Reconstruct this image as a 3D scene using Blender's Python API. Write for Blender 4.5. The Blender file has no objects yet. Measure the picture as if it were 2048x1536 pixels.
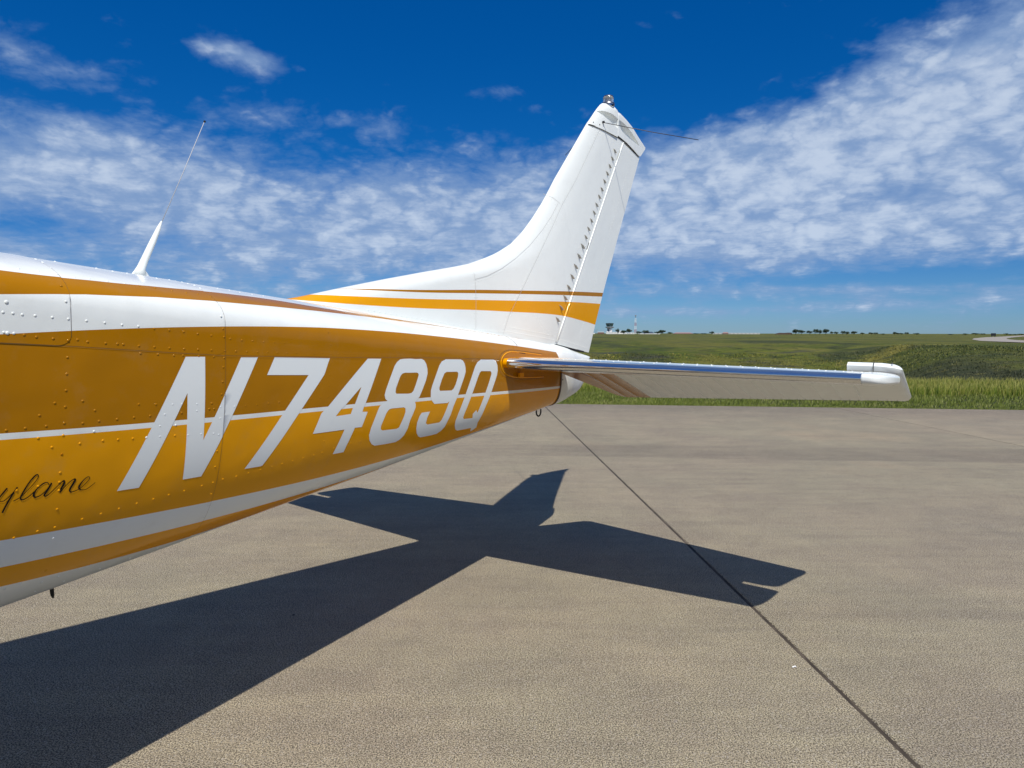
import bpy, bmesh, math, random
import numpy as np
from mathutils import Vector, Matrix, geometry as mgeo
random.seed(7); rng = np.random.default_rng(7)
SC = bpy.context.scene; COL = SC.collection
R = math.radians

# ------------------------------------------------------------------ camera, world, sun, exposure
STRIPES = {'s1l': [(-2.7,0.393),(-2.5,0.3752),(-2.3,0.3573),(-2.1,0.3395),(-1.9,0.3213),(-1.7,0.3024),(-1.5,0.2831),(-1.3,0.2633),(-1.1,0.2434),(-0.9,0.2233),(-0.7,0.2033),(-0.5,0.1834),(-0.3,0.1638),(-0.1,0.1446),(0.1,0.1259),(0.3,0.1079),(0.5,0.0907),(0.7,0.0744)],'s2': [(-2.7,0.4363),(-2.5,0.4202),(-2.3,0.4041),(-2.1,0.388),(-1.9,0.3723),(-1.7,0.3572),(-1.5,0.3428),(-1.3,0.329),(-1.1,0.3158),(-0.9,0.3033),(-0.7,0.2913),(-0.5,0.28),(-0.3,0.2693),(-0.1,0.2591),(0.1,0.2496),(0.3,0.2406),(0.5,0.2323),(0.7,0.2244)],'s3u': [(-2.7,0.4996),(-2.5,0.5037),(-2.3,0.5078),(-2.1,0.5119),(-1.9,0.5154),(-1.7,0.518),(-1.5,0.5202),(-1.3,0.5222),(-1.1,0.5245),(-0.9,0.5274),(-0.7,0.5314),(-0.5,0.5367),(-0.3,0.5437),(-0.1,0.5528),(0.1,0.5645),(0.3,0.579),(0.5,0.5967),(0.7,0.6179)],'s3l': [(-2.7,0.5068),(-2.5,0.5112),(-2.3,0.5156),(-2.1,0.52),(-1.9,0.5238),(-1.7,0.5268),(-1.5,0.5294),(-1.3,0.5319),(-1.1,0.5349),(-0.9,0.5386),(-0.7,0.5436),(-0.5,0.5501),(-0.3,0.5586),(-0.1,0.5694),(0.1,0.583),(0.3,0.5998),(0.5,0.6201),(0.7,0.6443)],'s4': [(-2.7,0.6172),(-2.5,0.6314),(-2.3,0.6455),(-2.1,0.6596),(-1.9,0.6742),(-1.7,0.6896),(-1.5,0.7055),(-1.3,0.7216),(-1.1,0.7376),(-0.9,0.7531),(-0.7,0.7679),(-0.5,0.7816),(-0.3,0.7947),(-0.1,0.8077),(0.1,0.8208),(0.3,0.8338),(0.5,0.8468),(0.7,0.8599)],'s5': [(-2.7,0.6511),(-2.5,0.6693),(-2.3,0.6874),(-2.1,0.7056),(-1.9,0.7238),(-1.7,0.7419),(-1.5,0.7601),(-1.3,0.7782),(-1.1,0.7964),(-0.9,0.8146),(-0.7,0.8327),(-0.5,0.8509),(-0.3,0.8691),(-0.1,0.8872),(0.1,0.9054),(0.3,0.9236),(0.5,0.9417),(0.7,0.9599)],'s6': [(-2.7,0.6707),(-2.5,0.6958),(-2.3,0.721),(-2.1,0.7461),(-1.9,0.7713),(-1.7,0.7964),(-1.5,0.8216),(-1.3,0.8467),(-1.1,0.8718),(-0.9,0.897),(-0.7,0.9221),(-0.5,0.9473),(-0.3,0.9724),(-0.1,0.9976),(0.1,0.999),(0.3,0.999),(0.5,0.999),(0.7,0.999)],'s1u': [(-2.7,0.3049),(-2.5,0.3049),(-2.3,0.3049),(-2.1,0.3017),(-1.9,0.2869),(-1.7,0.263),(-1.5,0.2314),(-1.3,0.2092),(-1.1,0.2064),(-0.9,0.1976),(-0.7,0.182),(-0.5,0.163),(-0.3,0.1518),(-0.1,0.1326),(0.1,0.1139),(0.3,0.0959),(0.5,0.0787),(0.7,0.0624)]}
LETTERS = {'N': [[(-1.6924,0.4079),(-1.6351,0.4066),(-1.6327,0.5602),(-1.5183,0.4048),(-1.4594,0.4034),(-1.6255,0.6327),(-1.6812,0.6303),(-1.6869,0.4712),(-1.8029,0.6263),(-1.8588,0.6234)]],'7': [[(-1.3975,0.4019),(-1.1667,0.3984),(-1.176,0.4135),(-1.1869,0.4333),(-1.1917,0.4409),(-1.2941,0.5311),(-1.4143,0.6422),(-1.4227,0.6433),(-1.48,0.6399),(-1.3518,0.5213),(-1.2606,0.4412),(-1.4255,0.4404)]],'4': [[(-0.9796,0.3947),(-0.9061,0.3931),(-0.9835,0.5263),(-0.992,0.5381),(-0.9968,0.551),(-0.9689,0.5534),(-0.9909,0.5979),(-1.0265,0.5958),(-1.0524,0.6445),(-1.0607,0.6656),(-1.1135,0.6624),(-1.0784,0.5949),(-1.2259,0.5894),(-1.1976,0.5402),(-1.1888,0.534),(-1.1689,0.5236)],[(-1.0103,0.4765),(-1.0155,0.4862),(-1.0391,0.5257),(-1.0485,0.537),(-1.0558,0.5524),(-1.1292,0.5524),(-1.1062,0.5353),(-1.0846,0.5243)]],'8': [[(-0.7772,0.3897),(-0.7326,0.3874),(-0.6969,0.388),(-0.6604,0.3861),(-0.6427,0.3906),(-0.6286,0.4035),(-0.6201,0.4223),(-0.6183,0.4403),(-0.6281,0.467),(-0.6491,0.5017),(-0.6657,0.5271),(-0.692,0.5443),(-0.6866,0.5539),(-0.6856,0.566),(-0.6968,0.5879),(-0.7096,0.6106),(-0.7157,0.6422),(-0.7289,0.6652),(-0.7491,0.6785),(-0.7723,0.6839),(-0.8329,0.6797),(-0.8957,0.6738),(-0.9152,0.6652),(-0.9329,0.6499),(-0.9429,0.6305),(-0.9389,0.6077),(-0.9249,0.5773),(-0.9087,0.5469),(-0.9025,0.5401),(-0.8628,0.5278),(-0.8761,0.5195),(-0.8815,0.5077),(-0.875,0.4897),(-0.8564,0.458),(-0.8286,0.4138),(-0.8139,0.4006),(-0.7968,0.3922)],[(-0.7803,0.4395),(-0.765,0.4368),(-0.7313,0.437),(-0.6918,0.4366),(-0.6822,0.4381),(-0.677,0.4442),(-0.6815,0.4548),(-0.6968,0.4843),(-0.7084,0.5029),(-0.7208,0.5096),(-0.7392,0.5107),(-0.8127,0.5068),(-0.8187,0.5016),(-0.8166,0.4874),(-0.7971,0.4543),(-0.7889,0.4447)],[(-0.8461,0.5558),(-0.8295,0.5549),(-0.7601,0.5575),(-0.7504,0.5622),(-0.7472,0.5741),(-0.753,0.5916),(-0.7662,0.6159),(-0.7733,0.628),(-0.7874,0.6312),(-0.8706,0.6246),(-0.8825,0.6188),(-0.8837,0.6078),(-0.8642,0.5696),(-0.8556,0.5609)]],'9': [[(-0.4898,0.3817),(-0.3774,0.3781),(-0.3586,0.3828),(-0.3441,0.396),(-0.3365,0.4151),(-0.3344,0.4345),(-0.3443,0.4592),(-0.3632,0.4941),(-0.3933,0.5529),(-0.4135,0.5898),(-0.4253,0.6288),(-0.4383,0.6543),(-0.4489,0.6804),(-0.467,0.6954),(-0.4951,0.7053),(-0.5452,0.7027),(-0.6113,0.6966),(-0.6293,0.6877),(-0.6455,0.672),(-0.657,0.6505),(-0.6597,0.6266),(-0.6514,0.6024),(-0.639,0.5902),(-0.583,0.5921),(-0.5965,0.6167),(-0.5984,0.6383),(-0.5871,0.6455),(-0.4995,0.6506),(-0.4862,0.6408),(-0.4703,0.609),(-0.4499,0.5633),(-0.4619,0.5693),(-0.5584,0.5637),(-0.5771,0.5501),(-0.589,0.5327),(-0.5908,0.5071),(-0.5825,0.4867),(-0.5601,0.4477),(-0.5363,0.4076),(-0.5197,0.3917)],[(-0.484,0.4351),(-0.4037,0.4342),(-0.3933,0.4395),(-0.3945,0.4554),(-0.4097,0.4892),(-0.4239,0.5081),(-0.4388,0.5163),(-0.5239,0.5127),(-0.5307,0.5082),(-0.5317,0.4985),(-0.517,0.4677),(-0.499,0.4412)]],'Q': [[(-0.2061,0.3717),(-0.089,0.3668),(-0.0695,0.375),(-0.0549,0.3984),(-0.0512,0.4294),(-0.0584,0.4602),(-0.0874,0.52),(-0.1083,0.5686),(-0.1376,0.6284),(-0.1567,0.6831),(-0.1712,0.7194),(-0.159,0.7542),(-0.1764,0.7636),(-0.1939,0.7733),(-0.2118,0.7419),(-0.3317,0.7269),(-0.3532,0.7133),(-0.3686,0.6909),(-0.3741,0.6658),(-0.3658,0.6324),(-0.3424,0.5788),(-0.3214,0.5329),(-0.2883,0.4691),(-0.256,0.4084),(-0.2365,0.3858)],[(-0.2019,0.4321),(-0.12,0.4325),(-0.1117,0.4374),(-0.1096,0.449),(-0.1278,0.491),(-0.1623,0.5626),(-0.2008,0.6541),(-0.2166,0.6368),(-0.2406,0.6534),(-0.2336,0.6774),(-0.3088,0.6684),(-0.3175,0.6582),(-0.313,0.638),(-0.2924,0.5906),(-0.2674,0.5373),(-0.2334,0.4709),(-0.2145,0.4396)]]}
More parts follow.
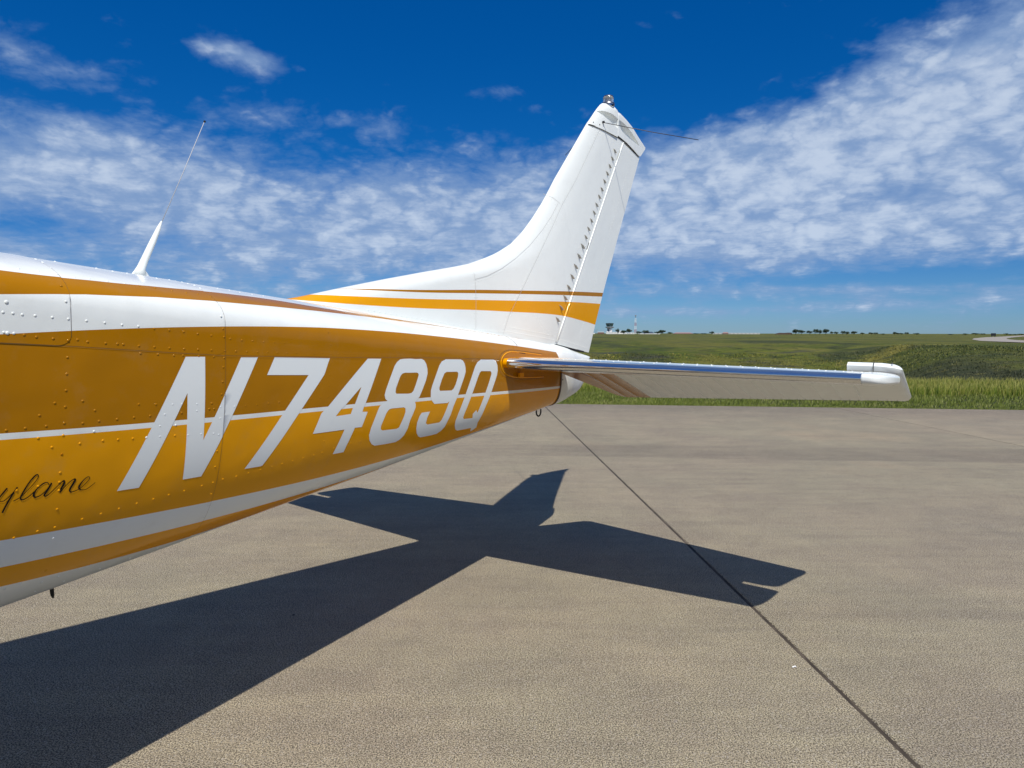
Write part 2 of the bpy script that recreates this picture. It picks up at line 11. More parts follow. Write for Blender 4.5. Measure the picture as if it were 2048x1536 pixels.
SCRIPT = [[(-2.121,0.6077,-2.1229,0.6063),(-2.1204,0.6072,-2.1223,0.6058),(-2.1196,0.6066,-2.1216,0.6051),(-2.1186,0.6058,-2.1206,0.6043),(-2.1177,0.605,-2.1197,0.6035),(-2.1169,0.6043,-2.1188,0.6029),(-2.1163,0.6037,-2.118,0.6024),(-2.1157,0.6032,-2.1172,0.602),(-2.1152,0.6027,-2.1165,0.6016),(-2.1147,0.6022,-2.1157,0.6013),(-2.1141,0.6019,-2.1149,0.601),(-2.1135,0.6016,-2.1143,0.6007),(-2.113,0.6013,-2.1136,0.6005),(-2.1124,0.6012,-2.113,0.6003),(-2.1118,0.6011,-2.1122,0.6002),(-2.1109,0.601,-2.1111,0.6002),(-2.1097,0.6011,-2.1098,0.6003),(-2.1083,0.6014,-2.1084,0.6005),(-2.1067,0.6017,-2.1068,0.6008),(-2.105,0.6019,-2.1053,0.6009),(-2.1035,0.6018,-2.104,0.6009),(-2.1021,0.6016,-2.1028,0.6006),(-2.1008,0.6011,-2.1017,0.6002),(-2.0996,0.6006,-2.1006,0.5997),(-2.0984,0.6,-2.0994,0.599),(-2.0971,0.5994,-2.0982,0.5984),(-2.0957,0.5986,-2.0968,0.5977),(-2.0943,0.5978,-2.0954,0.5968),(-2.0929,0.5969,-2.094,0.596),(-2.0915,0.5961,-2.0926,0.5951),(-2.0902,0.5952,-2.0913,0.5943),(-2.0889,0.5945,-2.09,0.5936),(-2.0877,0.5938,-2.0888,0.5928),(-2.0866,0.5931,-2.0877,0.5921),(-2.0855,0.5923,-2.0867,0.5914),(-2.0845,0.5916,-2.0857,0.5907),(-2.0836,0.5908,-2.0848,0.59),(-2.0827,0.5899,-2.084,0.5891),(-2.082,0.589,-2.0832,0.5883),(-2.0813,0.5883,-2.0825,0.5875),(-2.0807,0.5877,-2.0819,0.5869),(-2.08,0.5874,-2.0814,0.5863),(-2.0794,0.5872,-2.081,0.5859),(-2.0789,0.5872,-2.0806,0.5855),(-2.0784,0.5871,-2.0804,0.5852),(-2.0779,0.587,-2.0802,0.585),(-2.0776,0.5869,-2.0801,0.5849),(-2.0775,0.5867,-2.0799,0.5848),(-2.0774,0.5866,-2.0798,0.5848),(-2.0774,0.5865,-2.0797,0.5848),(-2.0774,0.5865,-2.0796,0.5848)],[(-2.0992,0.5834,-2.097,0.585),(-2.0999,0.584,-2.0977,0.5856),(-2.101,0.5849,-2.0988,0.5864),(-2.1022,0.5858,-2.1,0.5874),(-2.1035,0.5868,-2.1013,0.5884),(-2.1047,0.5878,-2.1025,0.5894),(-2.1059,0.5888,-2.1037,0.5904),(-2.1071,0.5898,-2.105,0.5913),(-2.1083,0.5908,-2.1062,0.5923),(-2.1094,0.5918,-2.1074,0.5932),(-2.1105,0.5928,-2.1085,0.5941),(-2.1113,0.5937,-2.1094,0.595),(-2.1121,0.5946,-2.1101,0.5958),(-2.1128,0.5955,-2.1109,0.5966),(-2.1135,0.5963,-2.1115,0.5974),(-2.1141,0.5971,-2.1121,0.5982),(-2.1147,0.5979,-2.1127,0.5989),(-2.1153,0.5987,-2.1133,0.5997),(-2.1158,0.5994,-2.1138,0.6005),(-2.1162,0.6002,-2.1141,0.6011),(-2.1165,0.6009,-2.1143,0.6016),(-2.1165,0.6017,-2.1144,0.602),(-2.1163,0.6024,-2.1144,0.6024),(-2.1159,0.6031,-2.1143,0.6027),(-2.1153,0.6036,-2.1142,0.6028),(-2.1144,0.6041,-2.1142,0.6029),(-2.1134,0.6041,-2.114,0.6029),(-2.1126,0.6039,-2.1133,0.6029),(-2.1117,0.6036,-2.1124,0.6027),(-2.111,0.6034,-2.1116,0.6025),(-2.1105,0.6032,-2.1111,0.6024)],[(-2.0862,0.5907,-2.0834,0.5924),(-2.0868,0.5914,-2.084,0.5931),(-2.0877,0.5924,-2.0849,0.5941),(-2.0888,0.5936,-2.086,0.5952),(-2.0899,0.5949,-2.0871,0.5965),(-2.091,0.5962,-2.0882,0.5978),(-2.0921,0.5975,-2.0893,0.5991),(-2.0933,0.599,-2.0904,0.6006),(-2.0944,0.6005,-2.0916,0.6021),(-2.0956,0.6021,-2.0927,0.6037),(-2.0967,0.6035,-2.0938,0.6051),(-2.0977,0.6049,-2.0948,0.6065),(-2.0987,0.6063,-2.0958,0.6079),(-2.0996,0.6077,-2.0967,0.6092),(-2.1005,0.609,-2.0976,0.6106),(-2.1014,0.6104,-2.0985,0.6119),(-2.1023,0.6118,-2.0994,0.6134),(-2.1033,0.6134,-2.1003,0.6149),(-2.1042,0.6148,-2.1011,0.6164),(-2.1049,0.6161,-2.1018,0.6177),(-2.1054,0.617,-2.1023,0.6186)],[(-2.0843,0.6047,-2.085,0.6037),(-2.0834,0.6045,-2.0841,0.6035),(-2.082,0.6042,-2.0827,0.6032),(-2.0805,0.6038,-2.0812,0.6028),(-2.0789,0.6035,-2.0796,0.6025),(-2.0775,0.6031,-2.0782,0.6021),(-2.0763,0.6028,-2.0771,0.6018),(-2.0753,0.6024,-2.076,0.6015),(-2.0742,0.6021,-2.075,0.6012),(-2.0732,0.6017,-2.0739,0.6009),(-2.0721,0.6012,-2.0728,0.6005),(-2.0709,0.6007,-2.0717,0.6),(-2.0698,0.6001,-2.0705,0.5994),(-2.0685,0.5995,-2.0693,0.5988),(-2.0672,0.5988,-2.068,0.5981),(-2.0658,0.5979,-2.0666,0.5973),(-2.0642,0.5969,-2.065,0.5963),(-2.0624,0.5958,-2.0632,0.5952),(-2.0605,0.5946,-2.0613,0.594),(-2.0587,0.5934,-2.0595,0.5927),(-2.0569,0.5922,-2.0577,0.5916),(-2.0552,0.5911,-2.056,0.5905),(-2.0535,0.59,-2.0544,0.5893),(-2.0518,0.5889,-2.0527,0.5882),(-2.0502,0.5878,-2.0512,0.5871),(-2.0487,0.5868,-2.0497,0.586),(-2.0473,0.5857,-2.0483,0.585),(-2.0459,0.5846,-2.047,0.5839),(-2.0446,0.5836,-2.0457,0.5829),(-2.0435,0.5826,-2.0445,0.5819),(-2.0424,0.5816,-2.0435,0.581),(-2.0415,0.5807,-2.0426,0.5801),(-2.0406,0.5799,-2.0418,0.5792),(-2.0399,0.5791,-2.0411,0.5784),(-2.0393,0.5783,-2.0405,0.5777),(-2.0388,0.5775,-2.0401,0.577),(-2.0384,0.5768,-2.0398,0.5763),(-2.0381,0.5761,-2.0395,0.5757),(-2.038,0.5754,-2.0395,0.5751),(-2.038,0.5747,-2.0395,0.5746),(-2.0382,0.5741,-2.0397,0.5743),(-2.0385,0.5735,-2.0399,0.574),(-2.0391,0.5729,-2.0403,0.5737),(-2.0399,0.5723,-2.0407,0.5735),(-2.0409,0.5719,-2.041,0.5735),(-2.0421,0.5718,-2.0414,0.5735),(-2.0433,0.572,-2.0421,0.5737),(-2.0444,0.5723,-2.043,0.5739),(-2.0456,0.5727,-2.044,0.5743),(-2.0469,0.5734,-2.0452,0.5749),(-2.0483,0.5741,-2.0464,0.5756),(-2.0499,0.5751,-2.0479,0.5766),(-2.0515,0.5763,-2.0495,0.5778),(-2.0532,0.5777,-2.0512,0.579),(-2.0549,0.579,-2.0529,0.5804),(-2.0565,0.5804,-2.0544,0.5818),(-2.058,0.5818,-2.0559,0.5832),(-2.0595,0.5833,-2.0573,0.5846),(-2.0609,0.5848,-2.0586,0.5861),(-2.0623,0.5863,-2.0599,0.5876),(-2.0636,0.5878,-2.0612,0.5891),(-2.0649,0.5893,-2.0625,0.5906),(-2.0662,0.5909,-2.0637,0.5922),(-2.0675,0.5924,-2.0649,0.5938),(-2.0686,0.5939,-2.066,0.5952),(-2.0696,0.5952,-2.067,0.5966),(-2.0705,0.5964,-2.0678,0.5978),(-2.0713,0.5975,-2.0685,0.5989),(-2.072,0.5986,-2.0691,0.5999),(-2.0725,0.5996,-2.0695,0.6008),(-2.0728,0.6005,-2.0698,0.6015),(-2.0729,0.6014,-2.0699,0.6021),(-2.0728,0.6023,-2.0699,0.6026),(-2.0724,0.6032,-2.0699,0.6029),(-2.0717,0.6039,-2.0698,0.6031),(-2.0709,0.6046,-2.0696,0.6033),(-2.0699,0.6051,-2.0692,0.6036),(-2.0688,0.6054,-2.0686,0.6038),(-2.0677,0.6057,-2.0678,0.604),(-2.0664,0.6058,-2.0669,0.6041),(-2.065,0.6057,-2.0658,0.6041),(-2.0634,0.6054,-2.0644,0.6039),(-2.0617,0.605,-2.0628,0.6036),(-2.06,0.6045,-2.061,0.6032),(-2.0582,0.604,-2.0593,0.6027),(-2.0565,0.6034,-2.0576,0.6022),(-2.0549,0.6027,-2.0561,0.6016),(-2.0534,0.602,-2.0545,0.6009),(-2.0519,0.6012,-2.053,0.6002),(-2.0505,0.6005,-2.0516,0.5994),(-2.0492,0.5998,-2.0504,0.5988),(-2.048,0.5991,-2.0492,0.5981),(-2.047,0.5984,-2.0482,0.5974),(-2.046,0.5978,-2.0472,0.5968),(-2.0452,0.5972,-2.0465,0.5963),(-2.0447,0.5969,-2.0459,0.5959)],[(-2.0147,0.5904,-2.016,0.5907),(-2.0149,0.5901,-2.0162,0.5904),(-2.0152,0.5898,-2.0165,0.59),(-2.0155,0.5893,-2.0168,0.5896),(-2.016,0.5887,-2.0172,0.5892),(-2.0165,0.5882,-2.0176,0.5888),(-2.0171,0.5877,-2.0182,0.5884),(-2.0177,0.5872,-2.0188,0.5879),(-2.0186,0.5866,-2.0194,0.5875),(-2.0196,0.5861,-2.02,0.5872),(-2.0209,0.5858,-2.0207,0.5871),(-2.0222,0.5856,-2.0217,0.587),(-2.0238,0.5857,-2.023,0.5872),(-2.0253,0.5858,-2.0244,0.5874),(-2.0269,0.586,-2.0258,0.5877),(-2.0283,0.5863,-2.027,0.588),(-2.0296,0.5867,-2.0282,0.5883),(-2.0308,0.5872,-2.0292,0.5887),(-2.0319,0.5877,-2.0303,0.5892),(-2.033,0.5883,-2.0314,0.5897),(-2.0341,0.5889,-2.0326,0.5903),(-2.0352,0.5894,-2.0337,0.5908),(-2.0363,0.5901,-2.0349,0.5913),(-2.0374,0.5907,-2.036,0.5919),(-2.0385,0.5914,-2.0371,0.5926),(-2.0396,0.5921,-2.0381,0.5933),(-2.0408,0.5928,-2.0391,0.5941),(-2.042,0.5936,-2.04,0.595),(-2.0432,0.5944,-2.0409,0.5959),(-2.0443,0.5953,-2.0416,0.5969),(-2.0453,0.5961,-2.0422,0.5978),(-2.0461,0.597,-2.0427,0.5986),(-2.0467,0.5979,-2.043,0.5995),(-2.0473,0.5989,-2.0432,0.6003),(-2.0476,0.5999,-2.0433,0.6011),(-2.0477,0.601,-2.0433,0.6016),(-2.0474,0.602,-2.0433,0.6022),(-2.0468,0.6031,-2.0431,0.6028),(-2.0459,0.6042,-2.043,0.6033),(-2.0447,0.6052,-2.0428,0.6036),(-2.0431,0.6059,-2.0425,0.6039),(-2.0415,0.6061,-2.0418,0.6041),(-2.0399,0.6061,-2.0406,0.6043),(-2.0383,0.606,-2.0391,0.6043),(-2.0366,0.6057,-2.0375,0.6043),(-2.0351,0.6054,-2.036,0.6041),(-2.0335,0.605,-2.0345,0.6038),(-2.032,0.6046,-2.033,0.6034),(-2.0305,0.604,-2.0315,0.6029),(-2.0289,0.6034,-2.03,0.6023),(-2.0274,0.6027,-2.0285,0.6017),(-2.0258,0.602,-2.027,0.6009),(-2.0243,0.6011,-2.0254,0.6001),(-2.0228,0.6001,-2.0239,0.5992),(-2.0213,0.5991,-2.0225,0.5983),(-2.02,0.5981,-2.0211,0.5973),(-2.0187,0.5971,-2.0198,0.5963),(-2.0174,0.5959,-2.0185,0.5952),(-2.0162,0.5947,-2.0174,0.5941),(-2.0153,0.5938,-2.0164,0.5931),(-2.0146,0.5931,-2.0156,0.5924)],[(-2.012,0.5877,-2.0091,0.5892),(-2.0126,0.5885,-2.0096,0.59),(-2.0135,0.5896,-2.0104,0.5911),(-2.0145,0.5908,-2.0114,0.5924),(-2.0155,0.5921,-2.0124,0.5938),(-2.0165,0.5934,-2.0134,0.595),(-2.0175,0.5946,-2.0144,0.5963),(-2.0186,0.5958,-2.0155,0.5976),(-2.0197,0.5971,-2.0167,0.5989),(-2.0208,0.5983,-2.0177,0.6001),(-2.0217,0.5994,-2.0187,0.6012),(-2.0226,0.6003,-2.0196,0.6022),(-2.0235,0.6011,-2.0205,0.603),(-2.0244,0.6019,-2.0213,0.6038),(-2.025,0.6027,-2.0218,0.6043),(-2.0254,0.6036,-2.022,0.6047),(-2.0254,0.6046,-2.0221,0.6049),(-2.0248,0.6056,-2.0221,0.6052),(-2.024,0.6065,-2.0221,0.6055),(-2.0228,0.6071,-2.022,0.6057),(-2.0216,0.6074,-2.0217,0.6058),(-2.0204,0.6074,-2.0211,0.6059),(-2.0192,0.6073,-2.0201,0.6059),(-2.0179,0.607,-2.0189,0.6057),(-2.0165,0.6065,-2.0176,0.6053),(-2.015,0.6059,-2.0161,0.6048),(-2.0134,0.6051,-2.0145,0.604),(-2.0115,0.6041,-2.0126,0.6031),(-2.0095,0.6029,-2.0107,0.602),(-2.0075,0.6017,-2.0086,0.6008),(-2.0056,0.6006,-2.0067,0.5997),(-2.0037,0.5994,-2.0048,0.5985),(-2.0017,0.5981,-2.0028,0.5973),(-1.9998,0.5969,-2.0009,0.596),(-1.9979,0.5957,-1.999,0.5948),(-1.9961,0.5946,-1.9972,0.5937),(-1.9945,0.5936,-1.9956,0.5927),(-1.9929,0.5927,-1.9941,0.5918),(-1.9915,0.5919,-1.9927,0.5909),(-1.9901,0.5912,-1.9913,0.5901),(-1.9888,0.5906,-1.9901,0.5894),(-1.9875,0.5902,-1.9889,0.5888),(-1.9863,0.5899,-1.9878,0.5882),(-1.9852,0.5897,-1.9868,0.5877),(-1.9846,0.5898,-1.9856,0.5874),(-1.9851,0.5897,-1.9837,0.5877),(-1.9857,0.5894,-1.9823,0.5889),(-1.9857,0.5897,-1.9817,0.59),(-1.9857,0.5903,-1.9816,0.5911),(-1.9858,0.5911,-1.9816,0.5922),(-1.986,0.5918,-1.9819,0.5934),(-1.9865,0.5927,-1.9825,0.5945),(-1.9872,0.5937,-1.9834,0.5957),(-1.9881,0.5948,-1.9844,0.5968),(-1.989,0.5959,-1.9853,0.5979),(-1.9898,0.597,-1.9861,0.5989),(-1.9904,0.598,-1.9868,0.5998),(-1.991,0.5989,-1.9874,0.6006),(-1.9915,0.5997,-1.988,0.6014),(-1.9919,0.6005,-1.9886,0.6022),(-1.9924,0.6011,-1.9892,0.6029),(-1.9928,0.6016,-1.9897,0.6035),(-1.9933,0.602,-1.9902,0.604),(-1.9937,0.6023,-1.9907,0.6044),(-1.9942,0.6026,-1.9911,0.6048),(-1.9945,0.6028,-1.9913,0.605)],[(-1.9899,0.6061,-1.9912,0.6053),(-1.9891,0.6053,-1.9903,0.6045),(-1.9878,0.6041,-1.989,0.6034),(-1.9864,0.6028,-1.9875,0.602),(-1.9847,0.6014,-1.9858,0.6006),(-1.9831,0.6,-1.9841,0.5993),(-1.9813,0.5987,-1.9824,0.598),(-1.9794,0.5974,-1.9804,0.5966),(-1.9774,0.596,-1.9784,0.5952),(-1.9753,0.5948,-1.9764,0.5939),(-1.9734,0.5937,-1.9745,0.5927),(-1.9715,0.5927,-1.9726,0.5917),(-1.9695,0.5918,-1.9706,0.5908),(-1.9677,0.5911,-1.9687,0.59),(-1.9659,0.5905,-1.967,0.5893),(-1.9644,0.5901,-1.9654,0.5888),(-1.9631,0.5899,-1.964,0.5884),(-1.962,0.59,-1.9627,0.5881),(-1.9612,0.5902,-1.9614,0.5881),(-1.9612,0.5903,-1.9599,0.5884),(-1.9618,0.5899,-1.9584,0.5895),(-1.9619,0.5897,-1.9581,0.5907),(-1.9622,0.5901,-1.9584,0.5917),(-1.9627,0.5908,-1.9589,0.5926),(-1.9634,0.5917,-1.9596,0.5936),(-1.9641,0.5927,-1.9604,0.5946),(-1.965,0.5938,-1.9613,0.5958),(-1.9662,0.5951,-1.9626,0.5971),(-1.9674,0.5965,-1.9638,0.5985),(-1.9686,0.5978,-1.965,0.5998),(-1.9696,0.5991,-1.966,0.601),(-1.9704,0.6002,-1.9668,0.602),(-1.9711,0.6013,-1.9676,0.603),(-1.9718,0.6023,-1.9681,0.604),(-1.9722,0.6034,-1.9685,0.6047),(-1.9724,0.6045,-1.9687,0.6053),(-1.9721,0.6056,-1.9687,0.6058),(-1.9715,0.6067,-1.9685,0.6063),(-1.9706,0.6077,-1.9683,0.6067),(-1.9693,0.6085,-1.968,0.6071),(-1.9679,0.6091,-1.9676,0.6073),(-1.9664,0.6093,-1.9667,0.6076),(-1.9648,0.6093,-1.9654,0.6077),(-1.9632,0.6091,-1.9639,0.6078),(-1.9616,0.6089,-1.9622,0.6077),(-1.9599,0.6087,-1.9606,0.6076),(-1.9583,0.6085,-1.959,0.6075),(-1.9566,0.6082,-1.9573,0.6072),(-1.9549,0.6079,-1.9556,0.6069),(-1.9532,0.6075,-1.9539,0.6066),(-1.9515,0.6071,-1.9523,0.6062),(-1.9501,0.6068,-1.9508,0.6059),(-1.9487,0.6065,-1.9494,0.6056),(-1.9473,0.6061,-1.9481,0.6052),(-1.9458,0.6056,-1.9467,0.6047),(-1.9442,0.6049,-1.9451,0.6041),(-1.9422,0.6039,-1.9432,0.6031),(-1.9401,0.6027,-1.9411,0.6019),(-1.9379,0.6014,-1.9389,0.6006),(-1.9358,0.6001,-1.9369,0.5994),(-1.934,0.599,-1.9351,0.5982),(-1.9325,0.598,-1.9336,0.5972),(-1.9311,0.597,-1.9322,0.5962),(-1.9299,0.596,-1.9311,0.5953),(-1.9289,0.5951,-1.9301,0.5945),(-1.9282,0.5943,-1.9294,0.5937),(-1.9276,0.5935,-1.9289,0.593),(-1.9272,0.5928,-1.9286,0.5923),(-1.927,0.5921,-1.9285,0.5917),(-1.927,0.5914,-1.9286,0.5913),(-1.9274,0.5907,-1.9287,0.591),(-1.9281,0.5901,-1.9291,0.5907),(-1.929,0.5895,-1.9296,0.5904),(-1.9302,0.5891,-1.9303,0.5902),(-1.9314,0.5889,-1.9312,0.59),(-1.9328,0.589,-1.9321,0.5901),(-1.9342,0.5893,-1.9332,0.5904),(-1.9357,0.5898,-1.9346,0.5909),(-1.9373,0.5904,-1.9361,0.5915),(-1.9389,0.5911,-1.9376,0.5923),(-1.9405,0.5919,-1.939,0.5931),(-1.942,0.5928,-1.9404,0.5941),(-1.9436,0.5938,-1.9418,0.5951),(-1.9452,0.5949,-1.9431,0.5962),(-1.9466,0.5959,-1.9444,0.5974),(-1.9479,0.5969,-1.9454,0.5984),(-1.9491,0.5979,-1.9463,0.5995),(-1.9501,0.5988,-1.9471,0.6005),(-1.9511,0.5998,-1.9477,0.6015),(-1.9519,0.6008,-1.9481,0.6024),(-1.9523,0.6019,-1.9484,0.6031),(-1.9524,0.603,-1.9485,0.6038),(-1.9522,0.6041,-1.9484,0.6044),(-1.9516,0.6052,-1.9483,0.6049),(-1.9508,0.6062,-1.9481,0.6053),(-1.9496,0.6071,-1.9478,0.6058),(-1.9482,0.6078,-1.9471,0.6063),(-1.9467,0.6084,-1.9461,0.6068),(-1.9451,0.6088,-1.9448,0.6074),(-1.9434,0.6091,-1.9434,0.6079),(-1.9417,0.6094,-1.9419,0.6083),(-1.9401,0.6096,-1.9403,0.6085),(-1.9383,0.6097,-1.9386,0.6087),(-1.9365,0.6097,-1.9369,0.6087),(-1.9346,0.6096,-1.9351,0.6086),(-1.9327,0.6094,-1.9334,0.6084),(-1.9308,0.6089,-1.9316,0.608),(-1.9289,0.6083,-1.9297,0.6074),(-1.927,0.6076,-1.9279,0.6067),(-1.9251,0.6068,-1.9259,0.606),(-1.9231,0.606,-1.924,0.6052),(-1.921,0.605,-1.9219,0.6043),(-1.9187,0.6039,-1.9196,0.6032),(-1.9165,0.6028,-1.9173,0.6021),(-1.9146,0.6019,-1.9154,0.6012),(-1.9133,0.6012,-1.914,0.6006)]]
